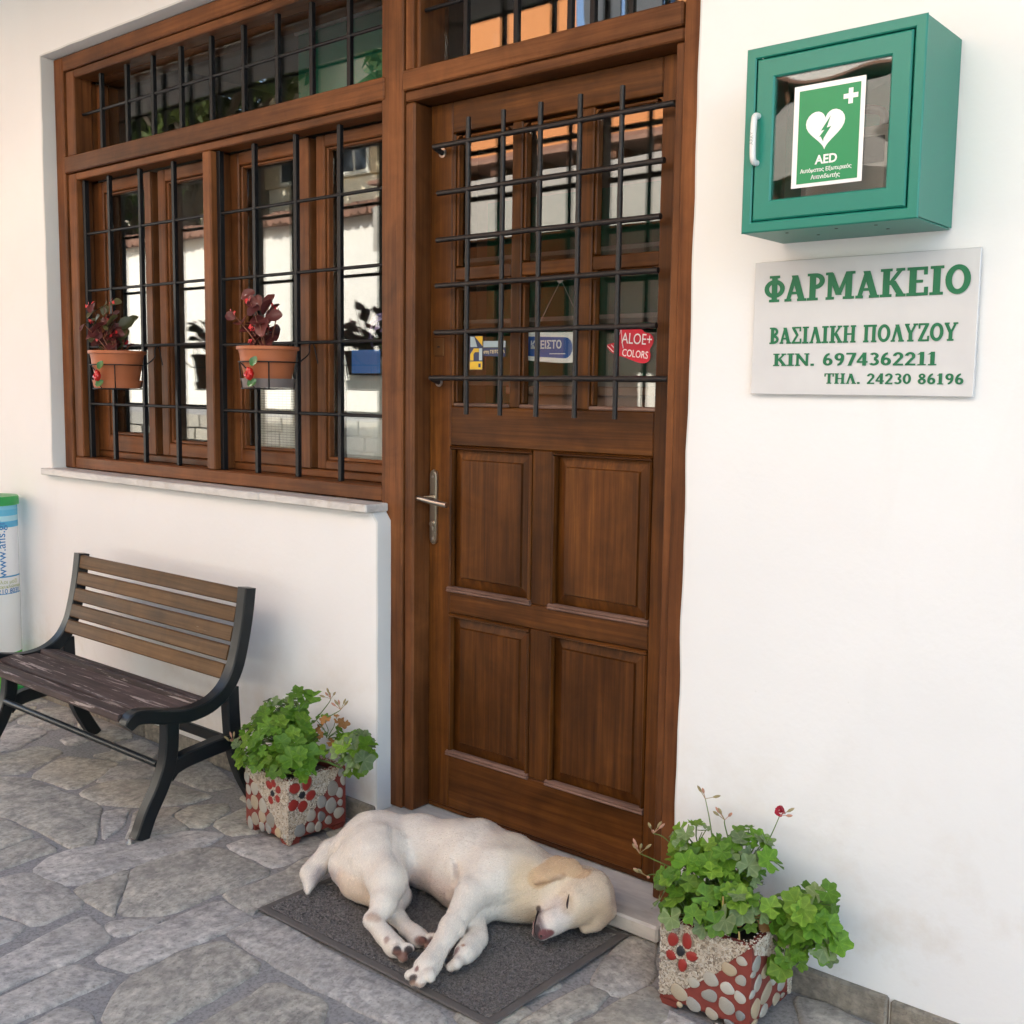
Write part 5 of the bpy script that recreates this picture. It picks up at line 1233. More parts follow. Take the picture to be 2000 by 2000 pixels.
LILM = scallop_mesh(plain('lilac_petal', (.40, .34, .62), .5), 2, 4); rsl = random.Random(4)
for k in range(26):
    d = Vector((rsl.uniform(-1, 1), rsl.uniform(-1, .3), rsl.uniform(-.4, 1))).normalized()
    place_leaf(LOR, LILM, Vector((-.69, .275, 1.53))+Vector((d.x*.06, d.y*.04, d.z*.07)), d, rsl.uniform(.014, .022), 0, 'petal')
mb = MB()
for k in range(5): mb.tube([(-.69, .28, 1.44), (-.69+.02*(k-2), .275, 1.52)], .0015, 5)
mb.build('stem', STEM, LOR)
sprig(G2, [c1+Vector((-.06, .02, .15)), c1+Vector((-.075, .03, .19)), c1+Vector((-.095, .045, .225))], 3)
sprig(G2, [c1+Vector((.06, .03, .15)), c1+Vector((.075, .04, .19)), c1+Vector((.09, .045, .235))], 2, 'c')
sprig(G2, [c1+Vector((-.02, .02, .16)), c1+Vector((-.03, .02, .19)), c1+Vector((-.03, .02, .20))], 4); sprig(G2, [c1+Vector((-.13, -.01, .11)), c1+Vector((-.165, -.02, .135)), c1+Vector((-.185, -.03, .14))], 4); sprig(G2, [c1+Vector((-.13, -.04, .08)), c1+Vector((-.18, -.05, .09)), c1+Vector((-.205, -.055, .095))], 5); sprig(G2, [c1+Vector((-.12, -.05, .06)), c1+Vector((-.16, -.06, .06)), c1+Vector((-.175, -.07, .055))], 4)
sprig(G1, [c0+Vector((.06, .05, .16)), c0+Vector((.09, .06, .20)), c0+Vector((.10, .06, .215))], 6); sprig(G1, [c0+Vector((.08, .05, .15)), c0+Vector((.13, .06, .18)), c0+Vector((.145, .06, .19))], 7); sprig(G1, [c0+Vector((-.15, -.06, .05)), c0+Vector((-.19, -.07, .05)), c0+Vector((-.20, -.08, .045))], 6)
STRAW = plain('dry_straw', (.50, .36, .14), .6)
mb = MB(); mb.tube([c1+Vector((.03, -.085, -.02)), c1+Vector((.038, -.10, .085))], [.0022, .0018], 6); mb.build('dry_stalk', STRAW, G2, smooth=60)
mb = MB(); mb.tube([c1+Vector((.075, -.088, -.02)), c1+Vector((.078, -.10, .02))], [.0022, .0018], 6); mb.build('dry_stalk', STRAW, G2, smooth=60)

# ================================================================== hanging pots on the grille
TERRA = plain('terracotta_plastic', (.40, .125, .048), .5, nz=.06, scale=12); GREYP = plain('grey_saucer', (.17, .14, .13), .5)
BEG = [m_leaf('begonia_leaf', (.085, .022, .022), (.15, .04, .04), .35, .15), m_leaf('begonia_leaf_green', (.07, .09, .035), (.12, .10, .05), .35, .2)]
def oval_mesh(mat, k):
    V = [(0, 0, 0)]; F = []; n = 14
    for rr_ in (.5, 1.):
        for i in range(n):
            a = 2*math.pi*i/n; V.append((.15+rr_*math.cos(a)*(1+.06*math.sin(5*a+k)), rr_*.72*math.sin(a)*(1+.08*math.sin(4*a+k)), .22*rr_*rr_*math.sin(a)**2-.10*rr_*rr_*math.cos(a)**2))
    for i in range(n): F.append((0, 1+i, 1+(i+1) % n)); F.append((1+i, 1+n+i, 1+n+(i+1) % n, 1+(i+1) % n))
    me = bpy.data.meshes.new('leaf'); me.from_pydata(V, [], F); me.materials.append(mat); me.polygons.foreach_set('use_smooth', [True]*len(me.polygons)); return me
BM = [[oval_mesh(m, k) for k in range(3)] for m in BEG]; RFL = plain('red_flower', (.55, .02, .025), .5); RFM = scallop_mesh(RFL, 1, 4)
def hanging_pot(x, y, zt, r, h, saucer, words, flip, seed, leafmix, spread):
    rs = random.Random(seed)
    zb = zt-h
    p = thing('flower_pot', (x, y, zb-.012), 'terracotta plastic flower pot with %s saucer on the %s window grille' % words[:2], 'flower pot', 'pots hung on the window grille')
    rb = r*.72
    m = MB(); m.lathe([(.001, zb), (rb, zb), (r*.86, zb+h*.58), (r*.865, zb+h*.585), (r*.875, zb+h*.62), (r*.90, zb+h*.80), (r*.915, zb+h*.83), (r*.93, zb+h*.90), (r*.99, zb+h*.905), (r*1.0, zb+h*.93), (r*1.0, zb+h*.985), (r*.985, zb+h), (r*.93, zb+h), (r*.90, zb+h*.9), (r*.88, zb+h*.85)], (x, y, 0), 40, close=False); m.build('pot', TERRA, p, smooth=32)
    m = MB(); m.lathe([(.001, zb+h*.86), (r*.885, zb+h*.86)], (x, y, 0), 30, close=False); m.build('soil', SOIL, p)
    m = MB(); m.lathe([(.001, zb-.010), (r*.80, zb-.010), (r*.87, zb+.016), (r*.885, zb+.016), (r*.81, zb-.013), (.001, zb-.013)], (x, y, 0), 40, close=False); m.build('saucer', saucer, p, smooth=32)
    # wire holder
    hz = zt-h*.42; k = thing('pot_holder', (x, y, zb-.02), 'black wire pot holder with red rose ornament on the %s window grille' % words[1], 'pot holder', 'wire holders on the window grille')
    m = MB(); rh = r*.93
    m.tube([(x+rh*math.cos(a), y+rh*math.sin(a), hz) for a in np.linspace(0, 2*math.pi, 28, endpoint=False)], .0022, 6, closed=True); m.build('ring', IRON, k, smooth=60)
    m = MB(); m.tube([(x+r*.84*math.cos(a), y+r*.84*math.sin(a), zb-.016) for a in np.linspace(0, 2*math.pi, 28, endpoint=False)], .0022, 6, closed=True); m.build('ring', IRON, k, smooth=60)
    for a in (R(-36), R(-112), R(38), R(150)):
        m = MB(); m.tube([(x+rh*math.cos(a), y+rh*math.sin(a), hz), (x+r*.90*math.cos(a), y+r*.90*math.sin(a), (hz+zb)/2), (x+r*.84*math.cos(a), y+r*.84*math.sin(a), zb-.016), (x, y, zb-.018)], .0022, 6); m.build('strut', IRON, k, smooth=60)
    for sx in (-.055, .055):
        m = MB(); m.tube(spline([(x+sx, y+rh*.85, hz), (x+sx, YB-.012, hz+.03), (x+sx, YB-.010, zt+.005), (x+sx, YB, zt+.022), (x+sx, YB+.010, zt+.008), (x+sx*1.3, YB+.012, zt-.05)], 3), .0022, 6); m.build('hook', IRON, k, smooth=60)
    m = MB(); ra = R(-66); ox, oy = x+math.cos(ra)*r*.92, y+math.sin(ra)*r*.92; oz = zb+h*.26
    for q in range(5):
        aa = q*2.4; m.tube([(ox+.010*math.cos(aa)*q*.22, oy-.012, oz+.010*math.sin(aa)*q*.22-.010), (ox+.012*math.cos(aa), oy-.020, oz+.012*math.sin(aa)), (ox+.012*math.cos(aa+.9), oy-.020, oz+.012*math.sin(aa+.9)+.004)], [.008, .010, .006], 7)
    m.build('rose', plain('enamel_red', (.50, .015, .012), .18), k, smooth=60)
    for dx, dz, ang in ((.016, .036, .6), (.004, -.030, .1)):
        place_leaf(k, BEGGREEN, (ox+dx, oy-.014, oz+dz), (.5, -.8, .2), .017, ang, 'metal_leaf', tip=(1, 0, .6))
    m = MB(); m.tube(spline([(x+rh*math.cos(R(-112)), y+rh*math.sin(R(-112)), hz), (ox-.03, oy-.004, oz+.012), (ox-.012, oy-.010, oz-.02), (ox+.01, oy-.004, zb-.016)], 4), .0018, 6); m.build('curl', IRON, k, smooth=60)
    g = thing('begonia_plant', (x, y, zt-.02), words[2], 'plant', 'begonias in the hanging pots')
    st = MB(); base = Vector((x, y, zt-h*.12))
    for i in range(spread[2]):
        d = Vector((rs.gauss(spread[0], .5), rs.gauss(-.1, .5), rs.uniform(.4, 1.5))).normalized(); ln = rs.uniform(.05, spread[1]); tip = base+d*ln+Vector((0, 0, .01))
        st.tube([base+Vector((d.x*.02, d.y*.02, -.01)), base+d*ln*.55, tip], [.0026, .0022, .0015], 5)
        for q in range(rs.choice((2, 3, 3))):
            n = Vector((rs.uniform(-.7, .7), rs.uniform(-1.1, -.1), rs.uniform(.2, 1))); pp = tip-d*.03*q+Vector((rs.uniform(-.014, .014), rs.uniform(-.014, .014), rs.uniform(-.006, .010)))
            place_leaf(g, rs.choice(BM[rs.choices((0, 1), leafmix)[0]]), pp, n, rs.uniform(.020, .036), rs.uniform(0, 6.3))
        if rs.random() < .6:
            for q in range(3): place_leaf(g, RFM, tip+Vector((rs.uniform(-.016, .016), rs.uniform(-.016, .006), rs.uniform(0, .02))), (rs.uniform(-.5, .5), -1, rs.uniform(-.2, .8)), rs.uniform(.006, .010), rs.uniform(0, 6), 'flower')
    st.build('stem', STEM_R, g, smooth=60)
BEGGREEN = oval_mesh(plain('enamel_green', (.03, .13, .03), .3), 1)
hanging_pot(-1.815, -.042, 1.478, .104, .125, TERRA, ('terracotta', 'far left', 'sprawling red-green begonia in the pot on the far left grille'), False, 4, (.55, .45), (-.45, .19, 19))
hanging_pot(-.903, -.042, 1.480, .100, .118, GREYP, ('grey', 'middle', 'upright dark red begonia in the pot near the window mullion'), False, 11, (1, 0), (-.30, .185, 15))
# ---- dog: signed distance field + surface nets -> one continuous skin ----
MATZ = 0.014
def dog_prims():
    P = []   # (a, ra, b, rb, k)
    def rc(a, ra, b, rb, k=.03): P.append((np.array(a, float), ra, np.array(b, float), rb, k))
    # trunk
    rc((-.150, -.255, .100), .084, (-.04, -.212, .104), .079, .05)
    rc((-.04, -.212, .104), .079, (.12, -.172, .105), .096, .05)
    rc((.12, -.170, .105), .098, (.245, -.160, .098), .092, .05)
    rc((.0, -.215, .088), .060, (.16, -.218, .094), .086, .05)     # belly / ribcage
    rc((.16, -.218, .094), .086, (.265, -.190, .094), .082, .05)
    rc((.215, -.165, .128), .066, (.258, -.235, .135), .066, .04)       # shoulder blade
    # neck
    rc((.27, -.170, .098), .082, (.37, -.125, .088), .068, .05)
    rc((.29, -.188, .09), .066, (.375, -.150, .085), .052, .05)         # throat
    # skull and muzzle
    rc((.418, -.082, .088), .058, (.456, -.108, .088), .062, .03)
    rc((.456, -.108, .088), .060, (.458, -.160, .088), .044, .03)
    rc((.458, -.160, .086), .042, (.440, -.238, .066), .030, .018)
    rc((.440, -.238, .066), .030, (.434, -.264, .056), .024, .010)
    rc((.412, -.125, .080), .044, (.408, -.195, .068), .031, .022)       # cheek
    rc((.408, -.198, .066), .028, (.415, -.248, .054), .020, .010)       # upper lip
    rc((.400, -.190, .047), .020, (.410, -.240, .036), .012, .008)       # lower jaw
    rc((.486, -.092, .062), .034, (.490, -.130, .048), .024, .02)       # far brow on the mat
    rc((.490, -.130, .040), .020, (.482, -.156, .034), .013, .010)
    rc((.474, -.138, .124), .014, (.466, -.166, .118), .011, .02)       # brow over the eye
    rc((.430, -.276, .052), .0155, (.440, -.276, .054), .0155, .004)     # nose
    rc((.452, -.052, .100), .017, (.482, -.054, .090), .010, .008)       # far ear
    # tail
    rc((-.205, -.285, .110), .036, (-.245, -.350, .080), .031, .015)
    rc((-.245, -.350, .080), .031, (-.240, -.420, .046), .029, .008)
    rc((-.240, -.420, .046), .028, (-.190, -.474, .024), .008, .008)
    # rump + upper thigh
    rc((-.150, -.285, .110), .080, (-.07, -.345, .115), .078, .04)
    rc((-.07, -.345, .115), .076, (.045, -.410, .112), .050, .04)
    rc((-.14, -.37, .078), .056, (-.06, -.395, .072), .048, .03)        # buttock
    rc((-.09, -.395, .058), .040, (.0, -.405, .052), .028, .03)
    # upper hind leg: knee -> hock -> paw
    rc((.045, -.410, .110), 0.0411, (.092, -.465, .085), 0.0291, .03)
    rc((.092, -.465, .085), 0.0291, (.106, -.508, .064), 0.0231, .02)
    rc((.102, -.510, .062), 0.0240, (.160, -.528, .048), 0.0206, .008)
    rc((.160, -.528, .048), 0.0206, (.212, -.538, .040), 0.0248, .008)
    for dx, dy, dz in ((.022, -.020, .010), (.036, -.012, -.006), (.042, .002, .014)):
        rc((.210, -.538, .040), 0.0145, (.210+dx, -.538+dy, .040+dz), 0.0124, .004)
    # lower hind leg
    rc((-.03, -.33, .065), 0.0428, (.036, -.365, .052), 0.0342, .012)
    rc((.036, -.365, .052), 0.0334, (.082, -.420, .042), 0.0240, .008)
    rc((.082, -.420, .040), 0.0240, (.155, -.450, .036), 0.0197, .008)
    rc((.155, -.450, .036), 0.0197, (.214, -.466, .036), 0.0240, .008)
    for dx, dy, dz in ((.022, -.016, .008), (.034, -.006, -.004), (.036, .008, .010)):
        rc((.216, -.462, .036), 0.0137, (.216+dx, -.462+dy, .036+dz), 0.0115, .004)
    # upper foreleg
    rc((.262, -.245, .132), 0.0513, (.265, -.335, .118), 0.0385, .035)
    rc((.265, -.335, .118), 0.0377, (.293, -.430, .082), 0.0283, .010)
    rc((.293, -.430, .082), 0.0283, (.318, -.510, .054), 0.0240, .007)
    rc((.318, -.510, .054), 0.0240, (.332, -.560, .044), 0.0291, .007)
    for dx, dy, dz in ((-.018, -.034, -.008), (.002, -.042, -.012), (.020, -.038, -.008), (.034, -.022, .004)):
        rc((.334, -.562, .044), 0.0163, (.334+dx, -.562+dy, .044+dz), 0.0128, .004)
    # lower foreleg
    rc((.235, -.26, .065), 0.0428, (.262, -.328, .048), 0.0326, .03)
    rc((.262, -.328, .050), 0.0326, (.330, -.385, .044), 0.0265, .008)
    rc((.330, -.385, .044), 0.0265, (.352, -.455, .042), 0.0265, .007)
    for dx, dy, dz in ((-.014, -.034, -.010), (.004, -.044, -.008), (.018, -.040, .002)):
        rc((.352, -.458, .040), 0.0154, (.352+dx, -.458+dy, .040+dz), 0.0120, .004)
    return P
def flat_ear(P3):   # upper ear: a soft flap lying back over the neck
    pts = [((.437, -.118, .151), .013), ((.409, -.130, .158), .024), ((.385, -.150, .160), .027), ((.377, -.182, .153), .020), ((.371, -.208, .142), .010)]
    d = None
    for (a, ra), (b, rb) in zip(pts[:-1], pts[1:]):
        a = np.array(a); b = np.array(b); ab = b-a
        t = np.clip(((P3-a) @ ab)/(ab@ab), 0, 1)
        q = P3-(a+t[..., None]*ab)
        n = np.array((.30, -.30, .90)); n /= np.linalg.norm(n)
        h = q @ n
        lat = q-h[..., None]*n
        r = ra+t*(rb-ra)
        e = np.sqrt((lat**2).sum(-1)+(h*2.6)**2)-r*1.35
        d = e if d is None else np.minimum(d, e)
    return d*.7
def smin(a, b, k):
    h = np.clip(k-np.abs(a-b), 0, None)/k
    return np.minimum(a, b)-h*h*k*.25
def dog_mesh(res=.0032):
    lo = np.array((-.33, -.63, -.012)); hi = np.array((.56, .0, .262))
    n = np.ceil((hi-lo)/res).astype(int)+1
    F = np.full(n, 1., np.float32)
    ax = [lo[i]+res*np.arange(n[i]) for i in range(3)]
    for a, ra, b, rb, k in dog_prims():
        m = max(ra, rb)+k+3*res
        i0 = np.clip(np.floor((np.minimum(a, b)-m-lo)/res).astype(int), 0, n-1)
        i1 = np.clip(np.ceil((np.maximum(a, b)+m-lo)/res).astype(int)+1, 1, n)
        s = tuple(slice(i0[i], i1[i]) for i in range(3))
        X, Y, Z = np.meshgrid(ax[0][s[0]], ax[1][s[1]], ax[2][s[2]], indexing='ij')
        ab = b-a; L = ab@ab
        t = np.clip(((X-a[0])*ab[0]+(Y-a[1])*ab[1]+(Z-a[2])*ab[2])/L, 0, 1)
        d = np.sqrt((X-a[0]-t*ab[0])**2+(Y-a[1]-t*ab[1])**2+(Z-a[2]-t*ab[2])**2)-(ra+t*(rb-ra))
        F[s] = smin(F[s], d.astype(np.float32), k)
    e0 = ((np.array((.29, -.25, .09))-lo)/res).astype(int); e1 = ((np.array((.49, -.03, .24))-lo)/res).astype(int)
    s = tuple(slice(e0[i], e1[i]) for i in range(3))
    X, Y, Z = np.meshgrid(ax[0][s[0]], ax[1][s[1]], ax[2][s[2]], indexing='ij')
    F[s] = smin(F[s], flat_ear(np.stack((X, Y, Z), -1)).astype(np.float32), .0035)
    # creases: groin fold, armpit fold
    def crease(pts, r, dep):
        for a, b in zip(pts[:-1], pts[1:]):
            a = np.array(a); b = np.array(b)
            m = r*3
            i0 = np.clip(np.floor((np.minimum(a, b)-m-lo)/res).astype(int), 0, n-1); i1 = np.clip(np.ceil((np.maximum(a, b)+m-lo)/res).astype(int)+1, 1, n)
            s = tuple(slice(i0[i], i1[i]) for i in range(3))
            X, Y, Z = np.meshgrid(ax[0][s[0]], ax[1][s[1]], ax[2][s[2]], indexing='ij')
            ab = b-a; t = np.clip(((X-a[0])*ab[0]+(Y-a[1])*ab[1]+(Z-a[2])*ab[2])/(ab@ab), 0, 1)
            d = np.sqrt((X-a[0]-t*ab[0])**2+(Y-a[1]-t*ab[1])**2+(Z-a[2]-t*ab[2])**2)
            F[s] += (dep*np.exp(-(d/r)**2)).astype(np.float32)
    crease([(-.075, -.28, .195), (-.021, -.3276, .187), (.02, -.36, .166), (.058, -.388, .148)], .008, .007)
    crease([(.164, -.292, .167), (.18, -.296, .153), (.19, -.30, .138), (.187, -.312, .111)], .007, .006)
    crease([(.251, -.360, .156), (.236, -.358, .146), (.226, -.345, .130)], .005, .004)
    crease([(.10, -.28, .171), (.09, -.303, .131)], .010, .0022); crease([(.130, -.255, .196), (.146, -.316, .12)], .010, .0022); crease([(.07, -.275, .17), (.06, -.30, .125)], .010, .0018)
    crease([(.31, -.28, .075), (.3414, -.258, .095), (.356, -.244, .108)], .006, .0035); crease([(.300, -.286, .098), (.330, -.266, .118)], .007, .0025)
    crease([(.097, -.490, .115), (.108, -.505, .098)], .006, .004); crease([(.121, -.489, .1), (.130, -.491, .08)], .006, .003)
    crease([(.392, -.232, .076), (.4055, -.255, .0705), (.4185, -.276, .066), (.428, -.2875, .057)], .0035, .004)
    crease([(.4557, -.1889, .1275), (.4621, -.2027, .116), (.4694, -.2134, .1035)], .004, .002)
    # uneven muscle under the coat
    X, Y, Z = np.meshgrid(*ax, indexing='ij', sparse=True)
    rs = np.random.default_rng(11)
    for lam, amp in ((.085, .0011), (.05, .0006), (.03, .0003)):
        for q in range(4):
            kv = rs.normal(size=3); kv *= 2*np.pi/lam/np.linalg.norm(kv)
            F += (amp*np.sin(kv[0]*X+rs.uniform(0, 6))*np.sin(kv[1]*Y+kv[2]*Z+rs.uniform(0, 6))).astype(np.float32)
    # rest on the mat
    Z = ax[2][None, None, :]
    g = (MATZ-Z).astype(np.float32)
    h = np.clip(.02-np.abs(F-g), 0, None)/.02
    F = np.maximum(F, g)+h*h*.02*.25
    # surface nets
    ins = F < 0
    c = np.zeros(n-1, int)
    for i in (0, 1):
        for j in (0, 1):
            for k in (0, 1):
                c += ins[i:n[0]-1+i, j:n[1]-1+j, k:n[2]-1+k]
    act = (c > 0) & (c < 8)
    idx = -np.ones(n-1, int); idx[act] = np.arange(act.sum())
    cells = np.argwhere(act)
    V = np.zeros((len(cells), 3)); W = np.zeros(len(cells))
    cor = [(i, j, k) for i in (0, 1) for j in (0, 1) for k in (0, 1)]
    for p in range(8):
        for q in range(p+1, 8):
            if sum(abs(cor[p][t]-cor[q][t]) for t in range(3)) != 1: continue
            A = F[tuple((cells+cor[p]).T)]; B = F[tuple((cells+cor[q]).T)]
            m = (A < 0) != (B < 0)
            t = np.where(m, A/np.where(m, A-B, 1), 0)
            V += m[:, None]*(np.array(cor[p])+t[:, None]*(np.array(cor[q])-np.array(cor[p]))); W += m
    V = (cells+V/W[:, None])*res+lo
    faces = []
    for axn in range(3):
        o = [0, 0, 0]; o[axn] = 1
        sl = tuple(slice(0, n[i]-o[i]) for i in range(3)); sh = tuple(slice(o[i], n[i]) for i in range(3))
        ch = np.argwhere(ins[sl] != ins[sh])
        u, v = [(1, 2), (2, 0), (0, 1)][axn]
        ch = ch[(ch[:, u] > 0) & (ch[:, v] > 0) & (ch[:, u] < n[u]-1) & (ch[:, v] < n[v]-1)]
        du = np.zeros(3, int); du[u] = 1; dv = np.zeros(3, int); dv[v] = 1
        f = np.stack([idx[tuple(x.T)] for x in (ch-du-dv, ch-dv, ch, ch-du)], 1)
        flip = ~ins[tuple(ch.T)]
        f[flip] = f[flip][:, ::-1]
        faces.append(f)
    Fc = np.concatenate(faces)
    # light smoothing
    for it in range(2):
        acc = np.zeros_like(V); cnt = np.zeros(len(V))
        for a, b in ((0, 1), (1, 2), (2, 3), (3, 0)):
            np.add.at(acc, Fc[:, a], V[Fc[:, b]]); np.add.at(acc, Fc[:, b], V[Fc[:, a]])
            np.add.at(cnt, Fc[:, a], 1); np.add.at(cnt, Fc[:, b], 1)
        V = V*.45+.55*acc/cnt[:, None]
    return V, Fc
DOG_PAINT = [  # capsule a, b, radius, softness, colour, strength: the dog's markings, darker folds and a painted ear shadow
    ((-.1, -.1, .2), (.25, -.08, .2), .02, .12, (.66, .55, .42), .55),         # cream along the back
    ((.30, -.16, .19), (.38, -.10, .16), .05, .08, (.69, .57, .42), .6),         # neck
    ((.34, -.215, .13), (.345, -.21, .08), .03, .05, (.64, .48, .30), .75),      # throat, tan
    ((.45, -.12, .15), (.465, -.15, .12), .05, .06, (.70, .57, .41), .7),       # skull
    ((.437, -.118, .160), (.388, -.148, .168), .026, .008, (.60, .41, .24), .9), ((.388, -.148, .168), (.372, -.208, .148), .022, .008, (.60, .41, .24), .9), # ear
    ((.415, -.160, .150), (.378, -.214, .135), .003, .008, (.33, .18, .09), .65),  # shadow under the ear's folded edge, painted into the fur colour
    ((.50, -.13, .06), (.49, -.17, .05), .03, .04, (.58, .42, .26), .6),
    ((.440, -.225, .085), (.440, -.262, .075), .028, .025, (.73, .65, .59), .85),   # pale muzzle
    ((.400, -.245, .070), (.434, -.286, .064), .013, .016, (.16, .125, .13), .9),  # dark lips
    ((.430, -.287, .062), (.438, -.289, .050), .011, .007, (.05, .038, .04), .95),
    ((.390, -.226, .080), (.396, -.236, .077), .006, .005, (.06, .04, .04), .9),    # corner of the mouth
    ((.398, -.250, .062), (.420, -.282, .052), .005, .006, (.45, .24, .22), .7),
    ((.463, -.205, .115), (.470, -.214, .103), .008, .016, (.50, .36, .23), .55),   # round the eye
    ((.452, -.281, .056), (.459, -.268, .053), .0105, .006, (.20, .075, .075), 1.), # nose
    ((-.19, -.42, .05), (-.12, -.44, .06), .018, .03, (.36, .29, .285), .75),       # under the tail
    ((-.09, -.443, .07), (-.02, -.443, .065), .02, .035, (.66, .48, .34), .6),     # inner thigh
    ((.02, -.28, .05), (.18, -.30, .06), .03, .05, (.67, .49, .42), .6),            # pink belly
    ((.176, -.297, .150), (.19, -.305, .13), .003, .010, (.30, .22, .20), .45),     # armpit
    ((.238, -.358, .149), (.225, -.345, .140), .003, .008, (.28, .18, .15), .7),  # darker colour along the carved elbow fold
    ((.110, -.528, .082), (.128, -.522, .083), .005, .014, (.40, .24, .16), .65),   # hock rub
    ((.190, -.552, .062), (.194, -.553, .060), .004, .008, (.28, .15, .12), .7),
    ((.2422, -.5644, .0565), (.2440, -.5640, .0530), .009, .005, (.055, .045, .046), 1.), ((.2611, -.5461, .0532), (.2630, -.545, .048), .010, .005, (.05, .04, .04), 1.), ((.236, -.562, .045), (.262, -.552, .036), .008, .008, (.20, .09, .065), .9),
    ((.2392, -.4848, .0545), (.241, -.484, .050), .007, .005, (.06, .045, .045), 1.), ((.252, -.476, .052), (.258, -.47, .046), .008, .006, (.12, .055, .05), .95), ((.232, -.488, .046), (.25, -.482, .036), .008, .010, (.22, .10, .075), .85),
    ((.3293, -.5916, .0578), (.331, -.592, .0565), .0055, .004, (.22, .11, .10), .95), ((.3383, -.6102, .0452), (.334, -.608, .038), .009, .005, (.07, .055, .05), 1.), ((.345, -.612, .030), (.365, -.604, .030), .006, .008, (.36, .22, .15), .7),
    ((.338, -.490, .045), (.343, -.496, .040), .009, .005, (.055, .045, .046), 1.), ((.345, -.475, .060), (.342, -.482, .056), .006, .006, (.24, .12, .11), .9), ((.3517, -.4612, .0718), (.354, -.461, .071), .0045, .004, (.36, .17, .09), .95),
    ((.35, -.505, .028), (.368, -.498, .028), .006, .008, (.42, .24, .15), .7),
]
DOG_BASE = (.745, .675, .59)
# ================================================================== sleeping dog
def fur_material():
    t = NT('cream_fur'); at = t.n('Attribute'); at.attribute_name = 'Col'
    v = t.coords((1, 1, 1), rnd=False); f = t.noise(t.coords((60, 160, 160), rnd=False), 3, 5, .65, .4); g = t.noise(v, 14, 3)
    c = t.mix(t.ramp(f, [(.30, .0), (.70, 1.)]), t.mix(1., at.outputs['Color'], (.86, .85, .83), 'MULTIPLY'), at.outputs['Color'])
    t.set(Base_Color=c, Roughness=.75); t.b.inputs['Specular IOR Level'].default_value = .2
    t.b.inputs['Sheen Weight'].default_value = .15
    t.bump(f, .22, .003); return t.m
FUR = fur_material()
DOG = thing('sleeping_dog', (.1, -.3, .014), 'cream short-haired dog asleep on its side on the door mat', 'dog')
V, Fc = dog_mesh(.0032)
Cc = np.tile(np.array(DOG_BASE), (len(V), 1))
for a, b, rad, soft, col, k in DOG_PAINT:
    a = np.array(a, float); b = np.array(b, float); ab = b-a; L = max(ab@ab, 1e-9)
    tt = np.clip(((V-a)@ab)/L, 0, 1); d = np.linalg.norm(V-(a+tt[:, None]*ab), axis=1)
    w = np.clip(1-(d-rad)/soft, 0, 1); w = (w*w*(3-2*w)*k)[:, None]
    Cc = Cc*(1-w)+np.array(col)*w
me = bpy.data.meshes.new('body'); me.from_pydata((V-np.array(DOG.location)).tolist(), [], Fc.tolist())
ca = me.color_attributes.new('Col', 'FLOAT_COLOR', 'POINT')
ca.data.foreach_set('color', np.concatenate([Cc, np.ones((len(V), 1))], 1).astype(np.float32).ravel())
me.materials.append(FUR); me.polygons.foreach_set('use_smooth', [True]*len(me.polygons)); me.update()
BODYO = bpy.data.objects.new('body', me); link(BODYO, DOG)
EYE = plain('dark_eyelid', (.03, .015, .012), .4); NOSE = plain('nose_skin', (.16, .055, .055), .35, nz=.4, scale=120, bump=.3); NOSTR = plain('nostril', (.02, .01, .01), .5)

# closed eye, nostrils, mouth line
mb = MB(); mb.tube(spline([(.4552, -.1885, .1270), (.4588, -.1966, .1208), (.4621, -.2034, .1152), (.4656, -.2100, .1090), (.4698, -.2142, .1030)], 3), [.0006, .0010, .0014, .0018, .0021, .0023, .0025, .0026, .0026, .0024, .0020, .0015, .0008], 7)
mb.build('closed_eye', EYE, BODYO, smooth=60)
mb = MB(); mb.tube([(.4465, -.2890, .0570), (.4490, -.2885, .0545), (.4495, -.2870, .0520)], [.0015, .0032, .0018], 7); mb.build('nostril', NOSTR, BODYO, smooth=60)
mb = MB(); mb.tube(spline([(.3930, -.2310, .0770), (.4055, -.2552, .0712), (.4185, -.2766, .0668), (.4285, -.2882, .0570), (.4370, -.2905, .0500)], 3), [.0022, .0021, .0020, .0018, .0017, .0016, .0016, .0015, .0014, .0014, .0012, .0010, .0007], 6)
mb.build('mouth_line', NOSTR, BODYO, smooth=60)
WHISK = plain('whisker', (.6, .55, .48), .4)
for k in range(7):
    p0 = Vector((.425+.004*(k % 3), -.258-.004*k % .018, .083-.003*k)); dv = Vector((.35+.08*k, -.5, .75-.15*k)).normalized()
    mb = MB(); mb.tube([p0, p0+dv*.018, p0+dv*.036+Vector((0, -.002, -.004))], [.00022, .00018, .00006], 4); mb.build('whisker', WHISK, BODYO)
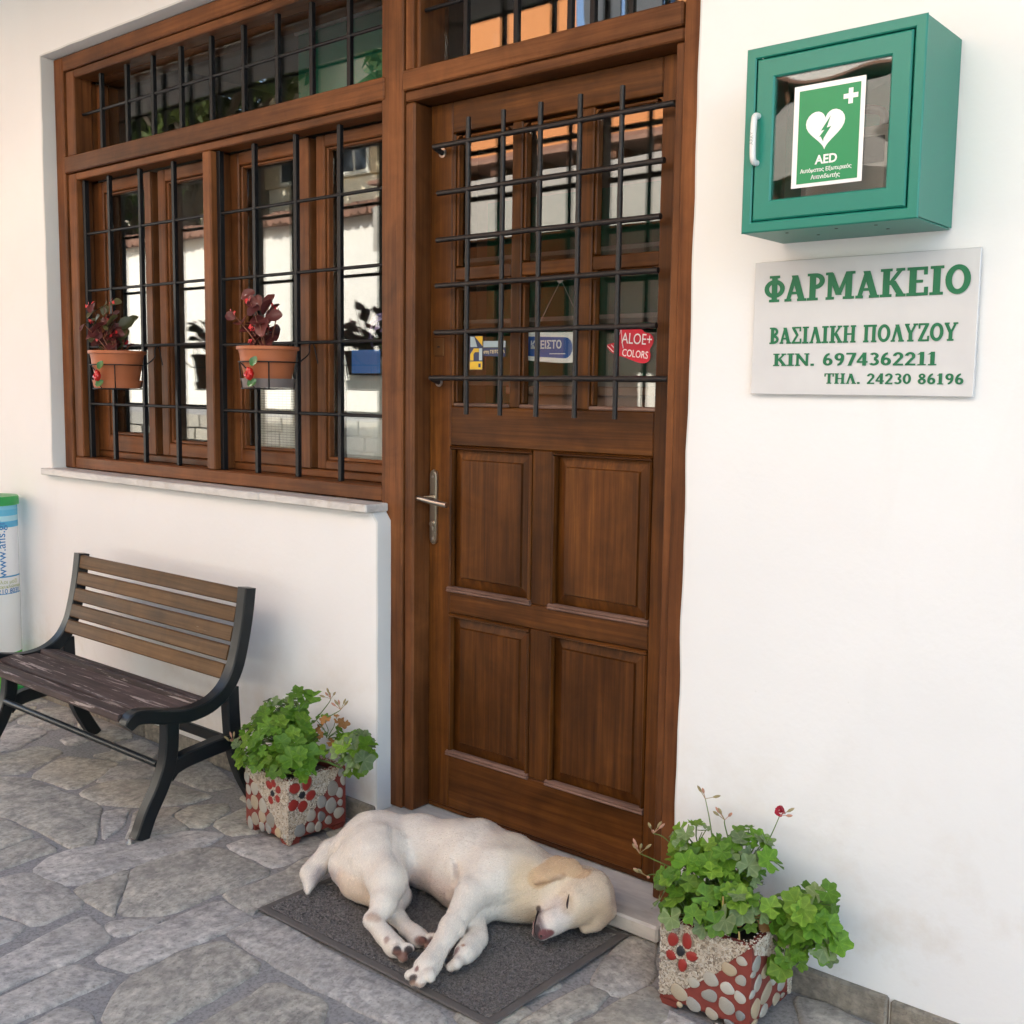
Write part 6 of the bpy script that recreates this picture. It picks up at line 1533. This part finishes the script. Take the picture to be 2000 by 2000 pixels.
# short coat: fine hairs that follow the lie of the fur
def coat(n=110000):
    rs = np.random.default_rng(5)
    tri = V[Fc]; c = tri.mean(1); fn = np.cross(tri[:, 2]-tri[:, 0], tri[:, 3]-tri[:, 1]); ar = np.linalg.norm(fn, axis=1); fn = fn/(ar[:, None]+1e-12)
    ok = c[:, 2] > MATZ+.004
    bare = (np.linalg.norm(c-np.array((.448, -.280, .054)), axis=1) < .024) | (np.linalg.norm(c-np.array((.466, -.209, .117)), axis=1) < .008) | (Cc[Fc[:, 0]].sum(1) < .62)
    ok &= ~bare
    p = ar*ok; k = rs.choice(len(c), n, p=p/p.sum())
    b = rs.random((n, 2)); P = (tri[k, 0]*(1-b[:, :1])+tri[k, 1]*b[:, :1])*(1-b[:, 1:])+(tri[k, 3]*(1-b[:, :1])+tri[k, 2]*b[:, :1])*b[:, 1:]
    Nn = fn[k]
    g = np.tile(np.array((-.75, -.35, -.45)), (n, 1))
    leg = P[:, 1] < -.36; g[leg] = (.25, -.8, -.35)
    tail = P[:, 0] < -.20; g[tail] = (.0, -.8, -.5)
    head = P[:, 0] > .385; g[head] = (-.35, .85, .1)
    g = g+rs.normal(size=(n, 3))*.28
    t = g-Nn*(g*Nn).sum(1)[:, None]; t /= np.linalg.norm(t, axis=1)[:, None]+1e-9
    ln = rs.uniform(.006, .013, n)*np.where(head | leg, .7, 1.); ln = np.where(tail, ln*1.5, ln)
    d = t*.90+Nn*rs.uniform(.18, .42, n)[:, None]
    base = P-Nn*.0004
    tipp = base+d*ln[:, None]-Nn*(ln*.16)[:, None]; mid = base+d*(ln*.5)[:, None]
    pts = np.stack([base, mid, tipp], 1); pts[:, :, 2] = np.maximum(pts[:, :, 2], MATZ+.0005)
    hc = bpy.data.hair_curves.new('fur'); hc.add_curves([3]*n)
    hc.attributes['position'].data.foreach_set('vector', (pts.reshape(-1, 3)-np.array(DOG.location)).astype(np.float32).ravel())
    ra = hc.attributes.get('radius') or hc.attributes.new('radius', 'FLOAT', 'POINT')
    ra.data.foreach_set('value', np.tile(np.array((.00016, .00013, .00004), np.float32), n))
    lock = np.zeros(n)
    for q in range(6):       # locks of slightly darker and lighter hair along the lie of the coat
        kv = rs.normal(size=3)*170; lock += np.sin(P@kv-(P*t).sum(1)*(kv*t).sum(1)*.8+rs.uniform(0, 6))
    col = Cc[Fc[k, 0]]*(rs.uniform(.88, 1.06, n)+.055*lock)[:, None]
    ca = hc.attributes.new('Col', 'FLOAT_COLOR', 'CURVE'); ca.data.foreach_set('color', np.concatenate([np.clip(col*1.12, 0, .93), np.ones((n, 1))], 1).astype(np.float32).ravel())
    t_ = NT('fur_strand'); at = t_.n('Attribute'); at.attribute_name = 'Col'
    hb = t_.n('BsdfHairPrincipled'); hb.parametrization = 'COLOR'; hb.inputs['Roughness'].default_value = .45; hb.inputs['Radial Roughness'].default_value = .6
    t_.l(at.outputs['Color'], hb.inputs['Color']); t_.l(hb.outputs[0], t_.o.inputs[0])
    hc.materials.append(t_.m)
    o = bpy.data.objects.new('fur', hc); link(o, DOG); tag(o, kind='stuff')
coat()
